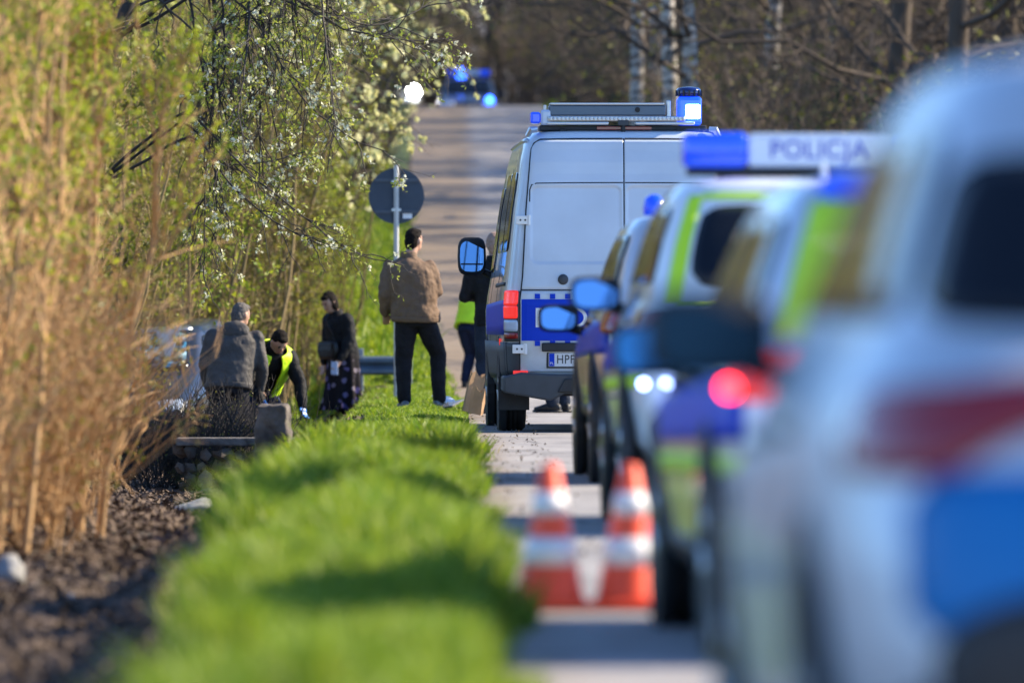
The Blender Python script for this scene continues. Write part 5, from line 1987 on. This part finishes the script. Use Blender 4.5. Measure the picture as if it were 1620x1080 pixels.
# guard rail end by the culvert
GY = 111.0
gr = thing('guard_rail', 'blue-grey steel guard rail end beyond the verge below the round sign', 'guard rail', (wx(600, GY), GY, gz(wx(600, GY), GY)))
zr = wz(578, GY) - gz(wx(600, GY), GY)
xa, xb = wx(548, GY) - wx(600, GY), wx(648, GY) - wx(600, GY)
prof = [(-.11, .0), (-.085, -.05), (-.045, -.05), (0, .0), (.045, -.05), (.085, -.05), (.11, .0)]
m = MB()
vs = [(x, d + q * .0, zr + h) for x in (xa, xb) for h, d in prof for q in (0,)]
vs += [(x, d + .008, zr + h) for x in (xa, xb) for h, d in prof]
k = len(prof)
fs = []
for q in range(k - 1):
    fs += [(q, q + 1, k + q + 1, k + q), (2 * k + q, 3 * k + q, 3 * k + q + 1, 2 * k + q + 1)]
fs += [tuple(range(k)) + tuple(range(3 * k - 1, 2 * k - 1, -1)), tuple(range(k, 2 * k)) + tuple(range(4 * k - 1, 3 * k - 1, -1)), (0, k, 3 * k, 2 * k), (k - 1, 3 * k - 1, 4 * k - 1, 2 * k - 1)]
m.add(vs, fs)
m.build('rail_beam', mat('zinc_blue', (.10, .14, .19), .45, .4, var=.2, scale=5), gr)
for x in (xa + .15, xb - .02):
    MB().box(x - .05, x + .05, .02, .12, -.4, zr + .2).build('post', mat('zinc_post', (.30, .32, .34), .5, .3, var=.15, scale=6), gr, .008)

# old concrete post and culvert slab
CYp = 70.0
px_ = wx(432, CYp)
cp = thing('concrete_post', 'weathered tapering concrete kerb post leaning at the edge of the grass verge', 'post', (px_, CYp, wz(748, CYp)))
M_conc = mat('old_concrete', (.115, .105, .10), .9, var=.65, scale=6, bump=.6, bscale=22)
v = [(-.135, -.13, -.35), (.175, -.13, -.35), (.175, .13, -.35), (-.135, .13, -.35), (-.14, -.10, .49), (.075, -.10, .515), (.075, .10, .515), (-.14, .10, .49)]
_pb = Blob()
_pb.m.add(v, [(0, 3, 2, 1), (4, 5, 6, 7), (0, 1, 5, 4), (1, 2, 6, 5), (2, 3, 7, 6), (3, 0, 4, 7)])
_pb.build('post_shaft', mat('stained_concrete', (.11, .092, .08), .95, var=.7, scale=5, bump=.8, bscale=16), cp, .014, 3, .045, .09).rotation_euler = (R(3), R(5), R(-8))
SYc = 77.0
sl = thing('culvert_slab', 'grey concrete culvert slab lying across the ditch behind the concrete post', 'slab', (wx(400, SYc), SYc, wz(694, SYc)))
MB().box(-.62, .55, -.18, .18, -.055, .012).build('slab_top', M_conc, sl, .015)
_rr = random.Random(4)
_rub = []
for q in range(3):
    bm = bmesh.new()
    bmesh.ops.create_icosphere(bm, subdivisions=1, radius=1)
    for vv in bm.verts:
        vv.co *= _rr.uniform(.75, 1.15)
    me = bpy.data.meshes.new('rubble_stone')
    bm.to_mesh(me)
    bm.free()
    me.materials.append(mat('rubble_%d' % q, [(.12, .085, .065), (.085, .07, .06), (.17, .14, .12)][q], .95, var=.4, scale=14, bump=.6, bscale=25))
    _rub.append(me)
for q in range(46):
    o = link('rubble_stone', _rub[q % 3], None, sl)
    rx = _rr.uniform(.05, .11)
    o.location = (-.58 + (q % 12) * .097 + _rr.uniform(-.03, .03), -.10 + _rr.uniform(-.05, .06) + (q // 12) * -.05, -.12 - (q // 12) * .115 + _rr.uniform(-.03, .03))
    o.scale = (rx, rx * .8, rx * .7)
    o.rotation_euler = (_rr.uniform(-1, 1), _rr.uniform(-1, 1), _rr.uniform(0, 6))


def rock(name, label, px, py, size, col, seed, squash=(1, .7, .5)):
    x, y = on_ground(px, py)
    rng = random.Random(seed)
    bm = bmesh.new()
    bmesh.ops.create_icosphere(bm, subdivisions=3, radius=1)
    for vv in bm.verts:
        d = 1 + .22 * (vnoise(vv.co.x * 1.4 + seed, vv.co.y * 1.4 + vv.co.z * 1.9) * 2)
        vv.co = Vector((vv.co.x * squash[0], vv.co.y * squash[1], vv.co.z * squash[2])) * float(d) * size
    me = bpy.data.meshes.new(name)
    bm.to_mesh(me)
    bm.free()
    o = link(name, me, mat(name + '_m%d' % seed, col, .9, var=.25, scale=9, bump=.5, bscale=20), None, True)
    o.location = (x, y, gz(x, y) + size * squash[2] * .75)
    o.rotation_euler = (.1, -.3, rng.uniform(-.4, .4))
    tag(o, label, 'stone')
    return o


rock('pale_stone', 'pale elongated stone lying in the leaf litter below the verge', 304, 818, .17, (.40, .40, .40), 4, (1, .6, .42))
rock('broken_stone', 'pale broken lump of stone in the dark litter left of the verge', 14, 925, .10, (.26, .26, .26), 5, (.9, .8, .8))
rock('small_stone', 'small round pale stone among the dark fallen leaves', 262 * .444 + 0, 955, .035, (.5, .49, .47), 6, (1, 1, .8))

# kraft paper bags beside the black-jacketed man
M_kraft = mat('kraft_paper', (.36, .22, .115), .8, var=.15, scale=9, bump=.3, bscale=12)
M_kraft2 = mat('kraft_inside', (.20, .12, .06), .85)


def paper_bag(label, px, py, y, h, w, tilt, rz):
    x = wx(px, y)
    e = thing('paper_bag', label, 'bag', (x, y, max(wz(py, y), gz(x, y))), R(rz))
    e.rotation_euler = (R(tilt[0]), R(tilt[1]), R(rz))
    rng = random.Random(int(px))
    vs, fs = [], []
    rows = [0, .04, .25, .5, .75, 1.0]
    n = 16
    for t in rows:
        for q in range(n):
            s = q / n * 4
            i = int(s)
            f = (s - i) * 2 - 1
            a, b = [(f, -1), (1, f), (-f, 1), (-1, -f)][i]
            k = 1 + .10 * rng.uniform(-1, 1) * (t > 0) + .08 * t
            pinch = 1 - .35 * t * (1 if abs(a) < .95 else .2)
            zt = h * t + (.03 * math.sin(q * 1.7) if t == 1.0 else 0)
            vs.append((a * w / 2 * k, b * w * .33 * k * pinch, zt))
    for r_ in range(len(rows) - 1):
        for q in range(n):
            fs.append((r_ * n + q, r_ * n + (q + 1) % n, (r_ + 1) * n + (q + 1) % n, (r_ + 1) * n + q))
    fs.append(tuple(range(n - 1, -1, -1)))
    me = bpy.data.meshes.new('paper_shell')
    me.from_pydata(vs, [], fs)
    o = link('paper_shell', me, M_kraft, e)
    so = o.modifiers.new('so', 'SOLIDIFY')
    so.thickness = .004
    MB().box(-w * .40, w * .40, -w * .2, w * .2, h * .55, h * .57).build('contents', M_kraft2, e)
    return e


paper_bag('tall open kraft paper bag leaning to the side at the road edge', 742, 652, 90.5, .37, .13, (0, 14), 10)
paper_bag('short crumpled kraft paper bag at the feet of the black-jacketed person', 752, 655, 89.8, .24, .12, (0, 9), -15)

# white folders on the grass behind the brown jacket
for q, (px, py, lab) in enumerate([(704, 633, 'white folder lying uppermost on the grass by the brown-jacketed person'), (712, 641, 'thin grey tablet lying on the grass edge beside the white folder')]):
    y = 93.9 - q * .5
    x = wx(px, y)
    f = thing(('folder', 'tablet')[q], lab, ('folder', 'tablet')[q], (x, y, max(wz(py, y), gz(x, y) + .06)), R(20 - q * 50))
    f.rotation_euler = (R(14), R(6 - q * 16), R(20 - q * 50))
    MB().box(-.10, .10, -.13, .13, 0, .012).build('cover', (M_text_white, M_greyplast)[q], f, .003)
    MB().box(-.094, .094, -.12, .124, .012, .016).build(('sheet', 'screen')[q], (M_plate, mat('grey_screen', (.2, .22, .26), .15))[q], f)
